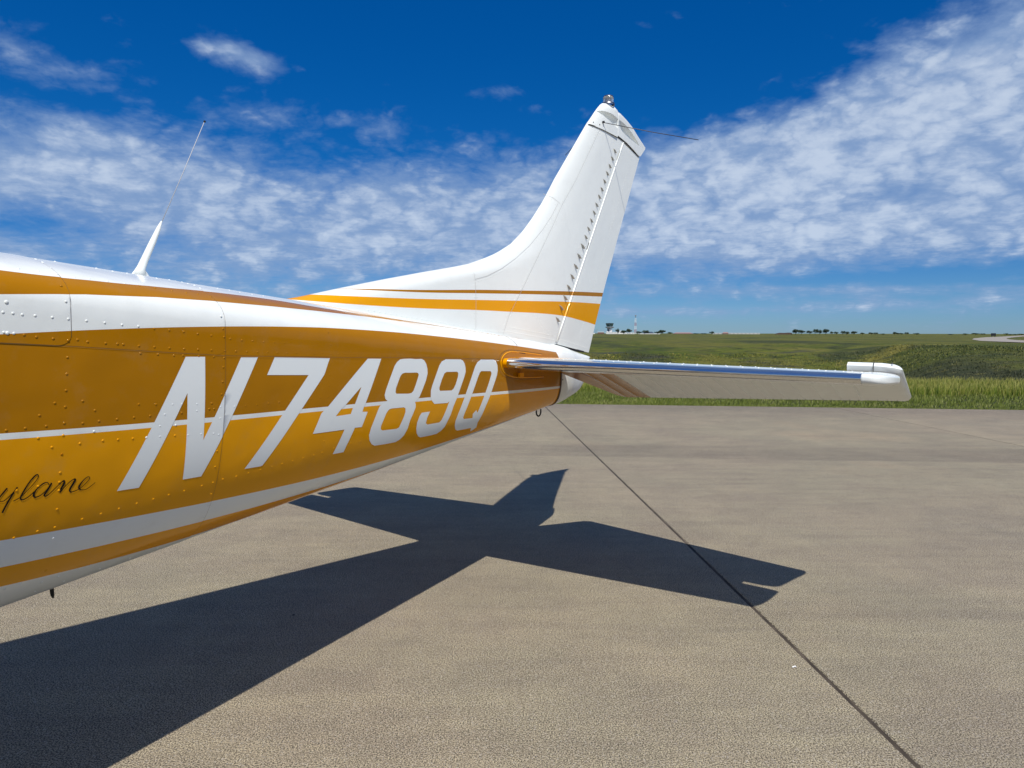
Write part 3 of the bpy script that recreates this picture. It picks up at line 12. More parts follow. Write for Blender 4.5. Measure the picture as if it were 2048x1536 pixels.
RIVETS = [(-2.1068,0.3618),(-2.0888,0.3619),(-2.0714,0.3624),(-2.0469,0.3621),(-2.0131,0.3622),(-1.98,0.3623),(-1.9404,0.3622),(-1.8996,0.3626),(-1.859,0.3632),(-1.8187,0.3631),(-1.7781,0.3646),(-1.7376,0.3647),(-1.6975,0.3652),(-1.6565,0.3663),(-1.6152,0.3673),(-1.575,0.3679),(-1.5541,0.3702),(-1.5154,0.3711),(-1.4778,0.3708),(-1.4389,0.3704),(-1.3997,0.3701),(-1.3603,0.3694),(-2.1061,0.3862),(-2.088,0.3867),(-2.069,0.3879),(-2.0455,0.3895),(-2.0124,0.3903),(-1.9814,0.3916),(-1.9608,0.3898),(-1.9389,0.3918),(-1.8986,0.3925),(-1.8704,0.3923),(-1.8567,0.3927),(-1.818,0.3936),(-1.7781,0.3941),(-1.7375,0.3944),(-1.6964,0.3946),(-1.6558,0.3943),(-1.6152,0.394),(-1.5716,0.3938),(-1.5359,0.3937),(-1.498,0.3931),(-1.4608,0.3928),(-1.424,0.3917),(-1.387,0.3914),(-1.3488,0.3909),(-1.3118,0.3896),(-1.8142,0.4052),(-1.7694,0.4057),(-1.7251,0.4064),(-1.6995,0.4057),(-1.6537,0.406),(-1.608,0.406),(-1.5745,0.4072),(-1.983,0.4147),(-1.9847,0.4374),(-1.9865,0.4601),(-1.9882,0.4828),(-1.9896,0.5054),(-1.9911,0.5224),(-2.0098,0.4767),(-2.0403,0.4921),(-2.0679,0.5077),(-2.1036,0.5081),(-2.0266,0.5072),(-1.9506,0.4758),(-1.9232,0.4905),(-1.9498,0.5077),(-1.9134,0.5068),(-1.8711,0.5064),(-1.8294,0.506),(-1.7881,0.5056),(-1.7489,0.5054),(-1.8184,0.4857),(-1.7734,0.4875),(-1.7283,0.4894),(-1.7026,0.4899),(-1.658,0.4918),(-1.6573,0.5041),(-1.6123,0.4925),(-1.6194,0.5026),(-1.6038,0.5034),(-1.5844,0.5005),(-1.7018,0.5054),(-1.5841,0.5225),(-1.5377,0.5022),(-1.4992,0.5027),(-1.4588,0.5026),(-1.4169,0.5022),(-1.3758,0.5014),(-1.3336,0.5008),(-1.924,0.5214),(-2.0424,0.5225),(-2.0141,0.5372),(-1.9548,0.537),(-1.9927,0.5491),(-1.9029,0.537),(-1.8667,0.5384),(-1.8302,0.5398),(-1.7952,0.5411),(-1.7593,0.5424),(-1.7178,0.5441),(-1.6793,0.5464),(-1.641,0.5483),(-1.6017,0.5504),(-1.5849,0.5542),(-1.7608,0.5245),(-1.717,0.5258),(-1.3347,0.6517),(-1.293,0.6511),(-1.578,0.3526),(-1.5774,0.425),(-1.5794,0.4528),(-1.5819,0.4764),(-1.5788,0.3047),(-1.5814,0.3293),(-1.9842,0.339),(-1.9868,0.3162),(-2.0549,0.2882),(-2.0153,0.2863),(-1.9774,0.2852),(-1.9735,0.2593),(-1.9403,0.2856),(-1.904,0.2811),(-1.8607,0.2797),(-1.8173,0.2771),(-1.7798,0.2763),(-1.7372,0.2746),(-1.6905,0.2741),(-1.647,0.2723),(-1.6111,0.2701),(-1.573,0.2715),(-1.4588,0.2691),(-1.3677,0.2645),(-1.9585,0.1847),(-1.9649,0.2188),(-1.8971,0.1542),(-1.8029,0.1603),(-1.7716,0.1733),(-1.7246,0.1614),(-1.6504,0.1701),(-1.5979,0.151),(-1.571,0.1411),(-1.557,0.1487),(-1.5564,0.1698),(-1.5485,0.1843),(-1.5576,0.2153),(-1.4516,0.1593),(-1.4108,0.1586),(-1.3867,0.1731),(-1.3434,0.174),(-1.2941,0.1668),(-1.9927,0.5491),(-1.9942,0.5756),(-1.9942,0.5896),(-1.9936,0.6023),(-1.993,0.6313),(-1.9919,0.6609),(-1.9912,0.6797),(-1.9882,0.7118),(-1.9862,0.7452),(-1.9823,0.7774),(-1.9814,0.8102),(-1.585,0.5866),(-1.5843,0.6191),(-1.582,0.6534),(-1.5785,0.68),(-1.5761,0.7087),(-1.5745,0.7405),(-1.5699,0.7742),(-2.075,0.6606),(-2.0284,0.6599),(-1.9326,0.6589),(-1.889,0.6582),(-1.8455,0.6573),(-1.8008,0.6562),(-1.7569,0.656),(-1.7144,0.6554),(-1.6696,0.6555),(-1.6168,0.6542),(-1.5496,0.652),(-1.5037,0.6536),(-1.4614,0.653),(-1.4185,0.6526),(-1.3739,0.6522),(-1.3347,0.6518),(-1.2927,0.6519),(-2.0357,0.7568),(-2.0665,0.7586),(-1.9171,0.8097),(-1.9453,0.7771),(-1.8708,0.776),(-1.8291,0.8105),(-1.7941,0.7753),(-1.7491,0.8127),(-1.7184,0.7747),(-1.6725,0.8108),(-1.6425,0.774),(-1.5294,0.7728),(-1.4961,0.8103),(-1.4535,0.7719),(-1.4228,0.8076),(-1.3785,0.769),(-1.307,0.7688),(-1.2294,0.7688),(-2.0795,0.5902),(-2.0378,0.5898),(-1.3739,0.6521),(-1.3352,0.6515),(-1.2938,0.651),(-1.249,0.6505),(-1.2031,0.6503),(-1.1669,0.6482),(-1.1714,0.3323),(-1.163,0.3638),(-1.4167,0.5015),(-1.3769,0.501),(-1.3313,0.5004),(-1.2917,0.5001),(-1.2461,0.4993),(-1.205,0.4989),(-0.7598,0.3191),(-0.7593,0.3522),(-1.3075,0.7673),(-1.2289,0.7793),(-1.1474,0.7889),(-1.0644,0.7989),(-1.1575,0.7669),(-1.0359,0.7934),(-0.935,0.816),(-0.9053,0.76),(-0.7256,0.7881),(-1.237,0.3887),(-1.2004,0.3868),(-1.163,0.3866),(-1.1264,0.3857),(-1.0895,0.385),(-1.0533,0.3841),(-1.0157,0.3834),(-0.9801,0.3833),(-0.9423,0.3818),(-0.9059,0.3804),(-0.8697,0.3797),(-0.8321,0.3783),(-0.7952,0.3773),(-0.7619,0.3765),(-1.1654,0.4142),(-1.1664,0.4413),(-1.1675,0.4696),(-1.1691,0.4983),(-1.1698,0.5528),(-1.1699,0.584),(-1.1687,0.6162),(-1.1667,0.6489),(-1.203,0.6501),(-1.2055,0.4979),(-1.1364,0.4989),(-1.0923,0.4975),(-1.0519,0.4966),(-1.0156,0.4983),(-0.9748,0.497),(-0.9326,0.4973),(-0.8915,0.4965),(-0.8462,0.4963),(-0.8013,0.4953),(-0.7646,0.4945),(-0.7634,0.4166),(-0.7642,0.4549),(-0.7652,0.5231),(-0.7679,0.5631),(-0.7669,0.6028),(-0.7652,0.6452),(-0.76,0.6736),(-0.7606,0.7009),(-0.8952,0.643),(-0.8442,0.6449),(-0.7995,0.645),(-0.7199,0.6429),(-1.1154,0.6442),(-1.0926,0.649),(-1.0733,0.6418),(-1.0528,0.6471),(-1.0315,0.6429),(-0.9838,0.6434),(-0.9387,0.6446),(-0.7196,0.3766),(-0.6829,0.3747),(-0.6461,0.3743),(-0.6091,0.3734),(-0.5725,0.3723),(-0.5341,0.3712),(-0.5,0.3704),(-0.4615,0.3692),(-0.4235,0.3677),(-0.3846,0.3659),(-0.6893,0.4964),(-0.6479,0.4929),(-0.6063,0.493),(-0.5625,0.4946),(-0.5182,0.4919),(-0.4646,0.4914),(-0.4278,0.4897),(-0.4007,0.4883),(-0.3589,0.4888),(-0.424,0.4108),(-0.4258,0.4496),(-0.4268,0.5231),(-0.4325,0.5611),(-0.4322,0.6008),(-0.4322,0.6387),(-0.4292,0.6714),(-0.6357,0.6433),(-0.5902,0.6445),(-0.5525,0.6411),(-0.5114,0.6407),(-0.4655,0.6415),(-0.381,0.6386),(-0.3356,0.6402),(-0.2985,0.6388),(-0.2565,0.6381),(-0.1784,0.6383),(-0.1014,0.6696),(-0.6743,0.6418),(-0.4286,0.7151),(-0.0912,0.3942),(-0.0951,0.4442),(-0.0985,0.4841),(-0.0625,0.4876),(-0.0221,0.4843),(-0.2694,0.4931),(-0.2322,0.489),(-0.1861,0.4881),(-0.1024,0.5946),(-0.1036,0.6367),(-0.0626,0.6338),(-0.0306,0.6327),(0.0032,0.634),(0.0377,0.6335),(0.0721,0.6345),(-0.0273,0.598),(0.0021,0.5985),(0.0373,0.5967),(0.0275,0.5627),(0.0801,0.6912),(-0.0614,0.6332),(-0.0298,0.6335),(0.0027,0.633),(0.0384,0.633),(0.072,0.6346),(0.0797,0.6882),(0.1443,0.5357),(0.2037,0.5509),(0.2532,0.5557),(0.2845,0.5479),(0.3191,0.5458),(0.3536,0.5429),(0.3761,0.5427),(0.3984,0.537),(0.4234,0.5324),(0.4573,0.5262),(0.5269,0.512),(0.59,0.6221)]
LAP = [(-2.1106,0.3989),(-1.969,0.3988),(-1.7889,0.4007),(-1.5631,0.4026),(-1.0703,0.3934),(-0.0047,0.3608)]
Q14 = [0.21085,0.1439,1.30492,-0.09086,-0.00441,1.16067,-0.09204,0.81604,0.11111,0.00079,2.16954,0.03564,3.16558,0.18559]
BASIS = [[0.579102,0.8152,-0.009459],[0.815126,-0.579178,-0.011073],[0.014505,0.001298,0.999894]]
ORG = [-0.2149,3.43151]
CAM = {'f': 1419.87073,'p': 4.1121,'r': 0.09492,'h': 1.29156}
SUN = {'az': 167.7635,'el': 55.6886}
def cam_axes():
    p, r = R(CAM['p']), R(CAM['r'])
    fw = Vector((0, math.cos(p), -math.sin(p))); rt = Vector((1, 0, 0)); up = rt.cross(fw)
    return fw, math.cos(r)*rt+math.sin(r)*up, -math.sin(r)*rt+math.cos(r)*up
FW, RT, UP = cam_axes()
cd = bpy.data.cameras.new('camera'); cam = bpy.data.objects.new('camera', cd); COL.objects.link(cam)
cd.sensor_width = 36; cd.lens = CAM['f']/2048*36; cd.clip_start = .05; cd.clip_end = 20000
M = Matrix.Identity(4)
for i in range(3):
    M[i][0] = RT[i]; M[i][1] = UP[i]; M[i][2] = -FW[i]
M[2][3] = CAM['h']; cam.matrix_world = M; SC.camera = cam

def ray(px, py):            # direction of a photo pixel (2048 x 1536), for surveying where far things stand
    return FW + RT*((px-1024)/CAM['f']) - UP*((py-768)/CAM['f'])
def at(px, py, dist):       # the point at that horizontal distance
    d = ray(px, py); k = dist/math.hypot(d.x, d.y); return Vector((0, 0, CAM['h'])) + d*k
def azel(px, py):
    d = ray(px, py).normalized(); return math.atan2(d.x, d.y), math.asin(d.z)

saz, sel = R(SUN['az']), R(SUN['el'])
sdir = Vector((math.sin(saz)*math.cos(sel), math.cos(saz)*math.cos(sel), math.sin(sel)))
sd = bpy.data.lights.new('sun', 'SUN'); sun = bpy.data.objects.new('sun', sd); COL.objects.link(sun)
sd.energy = 4.3; sd.angle = R(.53); sd.color = (1, .955, .88)
sun.rotation_euler = sdir.to_track_quat('Z', 'Y').to_euler(); sun.location = (0, -5, 30)

SC.view_settings.view_transform = 'Standard'; SC.view_settings.look = 'None'
SC.view_settings.exposure = 0.15; SC.view_settings.gamma = 1; SC.view_settings.use_curve_mapping = False

class NT:                   # short node-tree builder
    def __init__(s, tree): s.t = tree; s.n = tree.nodes; s.l = tree.links
    def new(s, typ, **kw):
        nd = s.n.new(typ)
        for k, v in kw.items():
            if k.startswith('_'): setattr(nd, k[1:], v)
            else:
                key = k.replace('__', ' ')
                s.put(nd.inputs[int(key[1:]) if key[0] == 'i' and key[1:].isdigit() else key], v)
        return nd
    def put(s, inp, v):
        if hasattr(v, 'is_output') or isinstance(v, bpy.types.NodeSocket): s.l.new(v, inp)
        elif hasattr(v, 'outputs'): s.l.new(v.outputs[0], inp)
        else: inp.default_value = v
    def m(s, op, *a, clamp=False):
        nd = s.n.new('ShaderNodeMath'); nd.operation = op; nd.use_clamp = clamp
        for i, v in enumerate(a): s.put(nd.inputs[i], v)
        return nd.outputs[0]
    def ss(s, x, a, b, lo=0., hi=1.):
        nd = s.n.new('ShaderNodeMapRange'); nd.interpolation_type = 'SMOOTHSTEP'
        for k, v in (('Value', x), ('From Min', a), ('From Max', b), ('To Min', lo), ('To Max', hi)): s.put(nd.inputs[k], v)
        return nd.outputs[0]
    def mix(s, f, a, b, bt='MIX'):
        nd = s.n.new('ShaderNodeMix'); nd.data_type = 'RGBA'; nd.blend_type = bt
        s.put(nd.inputs[0], f); s.put(nd.inputs[6], a if not isinstance(a, tuple) else (*a[:3], 1)); s.put(nd.inputs[7], b if not isinstance(b, tuple) else (*b[:3], 1))
        return nd.outputs[2]
    def noise(s, vec, scale, detail=4, rough=.55, lac=2., dist=0.):
        nd = s.new('ShaderNodeTexNoise', Vector=vec, Scale=scale, Detail=detail, Roughness=rough, Lacunarity=lac, Distortion=dist)
        return nd.outputs[0]
    def ramp(s, f, pts):
        nd = s.n.new('ShaderNodeValToRGB'); cr = nd.color_ramp
        while len(cr.elements) < len(pts): cr.elements.new(.5)
        for e, (p, c) in zip(cr.elements, pts): e.position = p; e.color = (*c, 1)
        s.put(nd.inputs[0], f); return nd.outputs[0]
    def xyz(s, x, y, z):
        nd = s.n.new('ShaderNodeCombineXYZ')
        for i, v in enumerate((x, y, z)): s.put(nd.inputs[i], v)
        return nd.outputs[0]

# ---- world: Nishita sky with a cloud layer computed from the view direction
w = bpy.data.worlds.new('World'); SC.world = w; w.use_nodes = True
T = NT(w.node_tree)
for nd in list(T.n): T.n.remove(nd)
SKY = .09
sky = T.new('ShaderNodeTexSky', _sky_type='NISHITA', _sun_disc=False, _sun_elevation=sel, _sun_rotation=saz,
            _altitude=1500., _air_density=1.0, _dust_density=.25, _ozone_density=3.5)
tc = T.new('ShaderNodeTexCoord'); nrm = T.new('ShaderNodeVectorMath', _operation='NORMALIZE', i0=tc.outputs['Generated'])
sep = T.new('ShaderNodeSeparateXYZ', i0=nrm); X, Y, Z = sep.outputs
az = T.m('ARCTAN2', X, Y); el = T.m('ARCSINE', Z)
elp = T.m('MAXIMUM', Z, 0.0); inv = T.m('DIVIDE', 1., T.m('ADD', elp, .10))
U, V = T.m('MULTIPLY', X, inv), T.m('MULTIPLY', Y, inv)
cp = T.xyz(U, T.m('MULTIPLY', V, 1.0), 0.)
wv = T.new('ShaderNodeVectorMath', _operation='MULTIPLY_ADD', i0=T.new('ShaderNodeTexNoise', Vector=cp, Scale=1.3, Detail=3.).outputs[1], i1=(.5, .5, .5), i2=cp)
n_big = T.noise(wv, 1.15, 3, .5); n_mid = T.noise(wv, 3.2, 5, .62); n_fin = T.noise(wv, 11., 5, .66)
# angular noise keeps the puffs of the high bank round
ap = T.xyz(T.m('MULTIPLY', az, 1.0), T.m('MULTIPLY', el, 1.7), 3.)
n_ang = T.noise(ap, 9., 6, .62, dist=.3)
n_w = T.new('ShaderNodeTexNoise', Vector=ap, Scale=14., Detail=4., Roughness=.6).outputs[1]
apw = T.new('ShaderNodeVectorMath', _operation='MULTIPLY_ADD', i0=n_w, i1=(.10, .06, .0), i2=ap).outputs[0]
vo = T.new('ShaderNodeTexVoronoi', Vector=apw, Scale=26., Detail=1.5, Roughness=.5)
puf = T.m('SUBTRACT', .55, vo.outputs['Distance'])
bias = T.ss(el, R(3.5), R(7.5), -.34, .10)
bias = T.m('ADD', bias, T.ss(el, R(9.5), R(18.), 0., -.42)); bias = T.m('ADD', bias, T.ss(el, R(26.), R(36.), 0., .40))  # last term: extra cloud overhead, out of view, added for fill light
bias = T.m('ADD', bias, T.m('MULTIPLY', T.ss(T.m('ABSOLUTE', az), R(42.), R(60.), 0., .26), T.ss(el, R(24.), R(16.))))  # unseen low cloud at sides and rear, added to whiten chrome reflections
BL = [(1800,250,480,140,-22,.60),(2080,60,260,110,-25,.42),(1400,330,330,85,-8,.44),(1650,480,620,50,0,.22),(1950,330,300,200,0,.25),(40,125,130,42,4,.38),(110,188,190,17,3,-.30),(210,290,300,50,5,.26),
      (110,345,190,40,0,.32),(350,230,140,25,10,.12),(470,103,84,27,8,.95),(735,245,110,24,4,.34),(560,235,90,22,4,.25),(950,180,90,14,0,.34),(1015,185,45,20,30,.3),(1350,32,34,11,25,.42),(1290,50,26,14,20,.36),(600,140,16,12,0,.3),
      (1000,300,260,40,0,.10),(640,420,420,80,0,.18),(1100,480,500,60,0,.14),(1450,583,420,13,1,.42),(1750,612,350,10,-2,.36),(1300,622,200,9,0,.28),(1900,575,260,9,2,.3),(300,590,420,22,0,.30),(1500,548,420,12,-3,.12),
      (1700,392,170,24,0,-.46),(700,315,130,28,-8,-.34),(70,450,190,26,0,-.34),(1000,70,560,100,0,-.3),(1780,560,500,22,0,-.25),(1150,175,140,30,-20,-.1),(500,450,620,70,0,.22),(500,540,620,45,0,.30),(150,560,300,40,0,.12),(900,400,300,40,0,.12),(300,130,110,40,0,-.12),(480,345,120,14,8,-.16),(1600,130,300,60,-25,-.25)]
for px, py, rx, ry, rot, amp in BL:
    a0, e0 = azel(px, py); c_, s_ = math.cos(R(rot)), math.sin(R(rot)); k = 1/CAM['f']
    da, de = T.m('SUBTRACT', az, a0), T.m('SUBTRACT', e0, el)
    u = T.m('MULTIPLY', T.m('ADD', T.m('MULTIPLY', da, c_), T.m('MULTIPLY', de, s_)), 1/(rx*k))
    v = T.m('MULTIPLY', T.m('SUBTRACT', T.m('MULTIPLY', de, c_), T.m('MULTIPLY', da, s_)), 1/(ry*k))
    g = T.m('EXPONENT', T.m('MULTIPLY', T.m('ADD', T.m('MULTIPLY', u, u), T.m('MULTIPLY', v, v)), -1.))
    bias = T.m('ADD', bias, T.m('MULTIPLY', g, amp))
dens = T.m('ADD', bias, T.m('MULTIPLY', T.m('SUBTRACT', n_big, .5), .45))
dens = T.m('ADD', dens, T.m('MULTIPLY', T.m('SUBTRACT', n_mid, .5), .44))
dens = T.m('ADD', dens, T.m('MULTIPLY', T.m('SUBTRACT', n_fin, .5), .38))
dens = T.m('ADD', dens, T.m('MULTIPLY', T.m('SUBTRACT', n_ang, .5), 1.0))
dens = T.m('ADD', dens, T.m('ADD', T.m('MULTIPLY', puf, .32), T.m('ADD', .12, T.m('MULTIPLY', T.ss(el, R(14.5), R(11.)), .12))))
cov = T.ss(dens, -.20, .62)
cov = T.m('MULTIPLY', cov, T.ss(el, R(-1.), R(1.5)))
n_puf = T.noise(ap, 26., 6, .62, dist=.5)
lit = T.ss(T.m('ADD', T.m('MULTIPLY', dens, .55), T.m('ADD', T.m('ADD', T.m('MULTIPLY', puf, .42), T.m('MULTIPLY', T.m('SUBTRACT', n_puf, .5), .65)), T.m('MULTIPLY', T.m('SUBTRACT', n_fin, .5), .40))), -.05, .75)
ccol = T.mix(lit, (.225, .335, .54), (.54, .625, .75))
csc = T.new('ShaderNodeVectorMath', _operation='SCALE', i0=ccol); csc.inputs['Scale'].default_value = 1/SKY
hsv = T.new('ShaderNodeHueSaturation', Color=sky.outputs[0], Hue=.508, Saturation=1.38, Value=1.)
tone = T.ramp(T.m('DIVIDE', el, R(30.), clamp=True), [(0., (.30, .46, .80)), (.10, (.30, .50, .76)), (.24, (.24, .54, .76)), (.45, (.13, .66, .84)), (.80, (.05, .82, .97)), (1., (.05, .82, .97))])
tsc = T.new('ShaderNodeMix', _data_type='RGBA', _blend_type='MULTIPLY'); tsc.inputs[0].default_value = 1.; T.put(tsc.inputs[6], hsv.outputs[0]); T.put(tsc.inputs[7], tone)
fin = T.mix(T.m('MULTIPLY', cov, .86), tsc.outputs[2], csc.outputs[0])
bg = T.new('ShaderNodeBackground', Color=fin, Strength=SKY)
T.l.new(bg.outputs[0], T.new('ShaderNodeOutputWorld').inputs['Surface'])

# ------------------------------------------------------------------ helpers
def mat(name):
    m = bpy.data.materials.new(name); m.use_nodes = True; t = NT(m.node_tree)
    b = m.node_tree.nodes['Principled BSDF']; return m, t, b
def simple(name, col, rough=.5, metal=0., coat=0., bump=0., bscale=200., spec=.5):
    m, t, b = mat(name); b.inputs['Base Color'].default_value = (*col, 1); b.inputs['Roughness'].default_value = rough
    b.inputs['Metallic'].default_value = metal; b.inputs['Coat Weight'].default_value = coat; b.inputs['Coat Roughness'].default_value = .04
    b.inputs['Specular IOR Level'].default_value = spec
    if bump:
        g = t.new('ShaderNodeTexCoord').outputs['Object']
        bp = t.new('ShaderNodeBump', Strength=bump, Distance=.01, Height=t.noise(g, bscale, 3)); t.l.new(bp.outputs[0], b.inputs['Normal'])
    return m
def mesh(name, verts, faces, mats=(), parent=None, smooth=True, uv=None, midx=None, sharp=None):
    me = bpy.data.meshes.new(name); me.from_pydata([tuple(map(float, v)) for v in verts] if not isinstance(verts, list) else verts, [], faces)
    for m in (mats if isinstance(mats, (list, tuple)) else [mats]): me.materials.append(m)
    if uv is not None:
        ul = me.uv_layers.new(name='UVMap'); idx = np.empty(len(me.loops), np.int32); me.loops.foreach_get('vertex_index', idx)
        ul.data.foreach_set('uv', np.asarray(uv, np.float32)[idx].ravel())
    if midx is not None: me.polygons.foreach_set('material_index', np.asarray(midx, np.int32))
    me.polygons.foreach_set('use_smooth', np.full(len(me.polygons), bool(smooth)))
    me.update()
    if sharp: me.set_sharp_from_angle(angle=R(sharp))
    o = bpy.data.objects.new(name, me); COL.objects.link(o)
    if parent: o.parent = parent
    return o
def tag(o, label=None, cat=None, group=None, kind=None):
    for k, v in (('label', label), ('category', cat), ('group', group), ('kind', kind)):
        if v: o[k] = v
    return o
def empty(name, loc=(0, 0, 0)):
    o = bpy.data.objects.new(name, None); COL.objects.link(o); o.location = loc; o.empty_display_size = .2; return o
class MB:                   # collects primitive shapes into one mesh
    def __init__(s): s.v = []; s.f = []
    def add(s, v, f): n = len(s.v); s.v += [tuple(map(float, x)) for x in v]; s.f += [tuple(i+n for i in q) for q in f]; return s
    def box(s, c, d, rz=0.):
        ca, sa = math.cos(rz), math.sin(rz); vs = []
        for k in (-.5, .5):
            for i, j in ((-.5, -.5), (.5, -.5), (.5, .5), (-.5, .5)):
                x, y = i*d[0], j*d[1]; vs.append((c[0]+x*ca-y*sa, c[1]+x*sa+y*ca, c[2]+k*d[2]))
        return s.add(vs, [(3, 2, 1, 0), (4, 5, 6, 7), (0, 1, 5, 4), (1, 2, 6, 5), (2, 3, 7, 6), (3, 0, 4, 7)])
    def tube(s, pts, rad, n=10, cap=True):
        pts = [Vector(p) for p in pts]; m = len(pts); rad = rad if hasattr(rad, '__len__') else [rad]*m; vs = []; up = None
        for i, p in enumerate(pts):
            t = (pts[min(i+1, m-1)]-pts[max(i-1, 0)]).normalized()
            if up is None: up = t.orthogonal().normalized()
            up = (up-t*up.dot(t)).normalized(); b = t.cross(up)
            for k in range(n): a = 2*math.pi*k/n; vs.append(p+(up*math.cos(a)+b*math.sin(a))*rad[i])
        f = [(i*n+k, i*n+(k+1) % n, (i+1)*n+(k+1) % n, (i+1)*n+k) for i in range(m-1) for k in range(n)]
        if cap: f += [tuple(range(n))[::-1], tuple((m-1)*n+k for k in range(n))]
        return s.add(vs, f)
    def lathe(s, c, prof, n=20, axis=None):
        q = Vector(axis).to_track_quat('Z', 'Y') if axis else None; vs = []
        for r_, z_ in prof:
            for k in range(n):
                a = 2*math.pi*k/n; p = Vector((r_*math.cos(a), r_*math.sin(a), z_)); p = q @ p if q else p; vs.append(p+Vector(c))
        m = len(prof)
        return s.add(vs, [(i*n+k, i*n+(k+1) % n, (i+1)*n+(k+1) % n, (i+1)*n+k) for i in range(m-1) for k in range(n)])
    def build(s, name, m, parent=None, smooth=False, sharp=None): return mesh(name, s.v, s.f, m, parent, smooth or bool(sharp), sharp=sharp)
def grid_faces(n, m, closed=False):
    mm = m if closed else m-1
    return [(i*m+j, (i+1)*m+j, (i+1)*m+(j+1) % m, i*m+(j+1) % m) for i in range(n-1) for j in range(mm)]

# ------------------------------------------------------------------ ground
EDGE = lambda x: 13.01-.1162*x
def sstep(a, b, x): t = np.clip((x-a)/(b-a), 0, 1); return t*t*(3-2*t)
def vnoise(x, y, seed=0):
    xi, yi = np.floor(x).astype(np.int64), np.floor(y).astype(np.int64); xf, yf = x-xi, y-yi
    def h(a, b):
        n = (a*374761393+b*668265263+seed*974711) & 0xffffffff; n = ((n ^ (n >> 13))*1274126177) & 0xffffffff; return ((n ^ (n >> 16)) & 0xffff)/65535.
    u, v = xf*xf*(3-2*xf), yf*yf*(3-2*yf)
    return (h(xi, yi)*(1-u)+h(xi+1, yi)*u)*(1-v)+(h(xi, yi+1)*(1-u)+h(xi+1, yi+1)*u)*v
def fbm(x, y, seed=0, o=4): return sum(vnoise(x*2**k, y*2**k, seed+k)*.5**(k+1) for k in range(o))
def terrain(x, y):
    x = np.asarray(x, float); y = np.asarray(y, float)
    s = (y-EDGE(x))*.993; d = np.hypot(x, y); th = np.degrees(np.arctan2(x, y))
    near = sstep(24, 33, th+2.5*(fbm(d*.04, th*0, 5)-.5)); e1 = 112-34*near; e0 = 58-20*near
    deep = 3.3-.5*sstep(22, 8, th)
    dip = sstep(4.5, 42-8*near, s)*(1-sstep(e0, e1, d))
    z = -.05-deep*dip+.55*(fbm(x*.09, y*.09, 3)-.5)*sstep(6, 25, s)*(1-sstep(80, 140, d)*.75)
    z += .10*(fbm(x*.5, y*.5, 9)-.5)*sstep(1, 6, s)*(1-sstep(60, 120, d))
    z += .22*sstep(110, 125, d)*0
    back = np.where(s < .02, 1., 0.)
    return np.where(s < .03, -.12, z)
# one sheet, polar about the camera's foot, out to the horizon
rr = np.concatenate([np.linspace(.5, 12, 12), np.linspace(12.2, 20, 50), 20*1.027**np.arange(1, 60)]); rr = np.concatenate([rr, rr[-1]*1.12**np.arange(1, 38)])
tt = np.concatenate([np.linspace(-180, -42, 40), np.linspace(-41, 46, 230), np.linspace(48, 180, 38)[:-1]]); tt = np.radians(tt[:-1])
gx = rr[:, None]*np.sin(tt)[None]; gy = rr[:, None]*np.cos(tt)[None]; gz = terrain(gx, gy)
V0 = np.stack([gx, gy, gz], -1).reshape(-1, 3); F0 = grid_faces(len(rr), len(tt), True)
c0 = len(V0); V0 = np.vstack([V0, [[0, 0, -.12]]]); F0 += [(c0, j, (j+1) % len(tt)) for j in range(len(tt))]

def hill_tint(t, g, c):
    nb = t.noise(sv(t, g, (1., .55, 1.)), .055, 4, .6); n2_ = t.noise(sv(t, g, (.8, 2., 1.)), .16, 5, .65)
    sp = t.new('ShaderNodeSeparateXYZ', i0=g); d = t.new('ShaderNodeVectorMath', _operation='LENGTH', i0=g).outputs['Value']; th = t.m('ARCTAN2', sp.outputs[0], sp.outputs[1])
    c = t.mix(t.ss(nb, .50, .60, 0, .75), c, (.150, .142, .030)); c = t.mix(t.ss(nb, .47, .39, 0, .80), c, (.045, .056, .024))
    c = t.mix(t.m('MULTIPLY', t.ss(n2_, .54, .66, 0, .85), t.ss(d, 30., 45.)), c, (.058, .060, .046))
    bd = t.m('SUBTRACT', th, t.m('ADD', R(24.), t.m('MULTIPLY', t.m('SUBTRACT', d, 60.), R(.16)))); bd = t.m('ADD', bd, t.m('MULTIPLY', t.m('SUBTRACT', n2_, .5), R(5.)))
    hill = t.m('MULTIPLY', t.ss(d, 40., 50.), t.ss(d, 118., 106.))
    c = t.mix(t.m('MULTIPLY', t.m('MULTIPLY', t.ss(bd, R(-2.6), R(-.6)), t.ss(bd, R(1.2), R(-.2))), t.m('MULTIPLY', hill, .8)), c, (.23, .205, .045))
    c = t.mix(t.m('MULTIPLY', t.ss(bd, R(.2), R(2.)), t.m('MULTIPLY', hill, .55)), c, (.060, .082, .020))
    c = t.mix(t.m('MULTIPLY', t.ss(d, 76., 58.), t.m('MULTIPLY', t.ss(n2_, .38, .50), t.ss(th, R(18.), R(27.), .35, .85))), c, (.034, .040, .024))
    n4_ = t.noise(sv(t, g, (.7, 1.6, 1.)), .75, 5, .72)
    c = t.mix(t.m('MULTIPLY', t.ss(n4_, .50, .62, 0, .62), t.ss(d, 25., 40.)), c, (.034, .046, .016)); c = t.mix(t.m('MULTIPLY', t.ss(n4_, .44, .34, 0, .45), t.ss(d, 25., 40.)), c, (.20, .18, .05))
    return c
mg, t, b = mat('grassland')
g = t.new('ShaderNodeNewGeometry').outputs['Position']
def sv(t, v, k): nd = t.new('ShaderNodeVectorMath', _operation='MULTIPLY', i0=v, i1=k); return nd.outputs[0]
f1 = t.noise(sv(t, g, (1, 1, 1)), .07, 5, .6); f2 = t.noise(sv(t, g, (1, .6, 1)), .35, 6, .65); f3 = t.noise(g, 3., 5, .7)
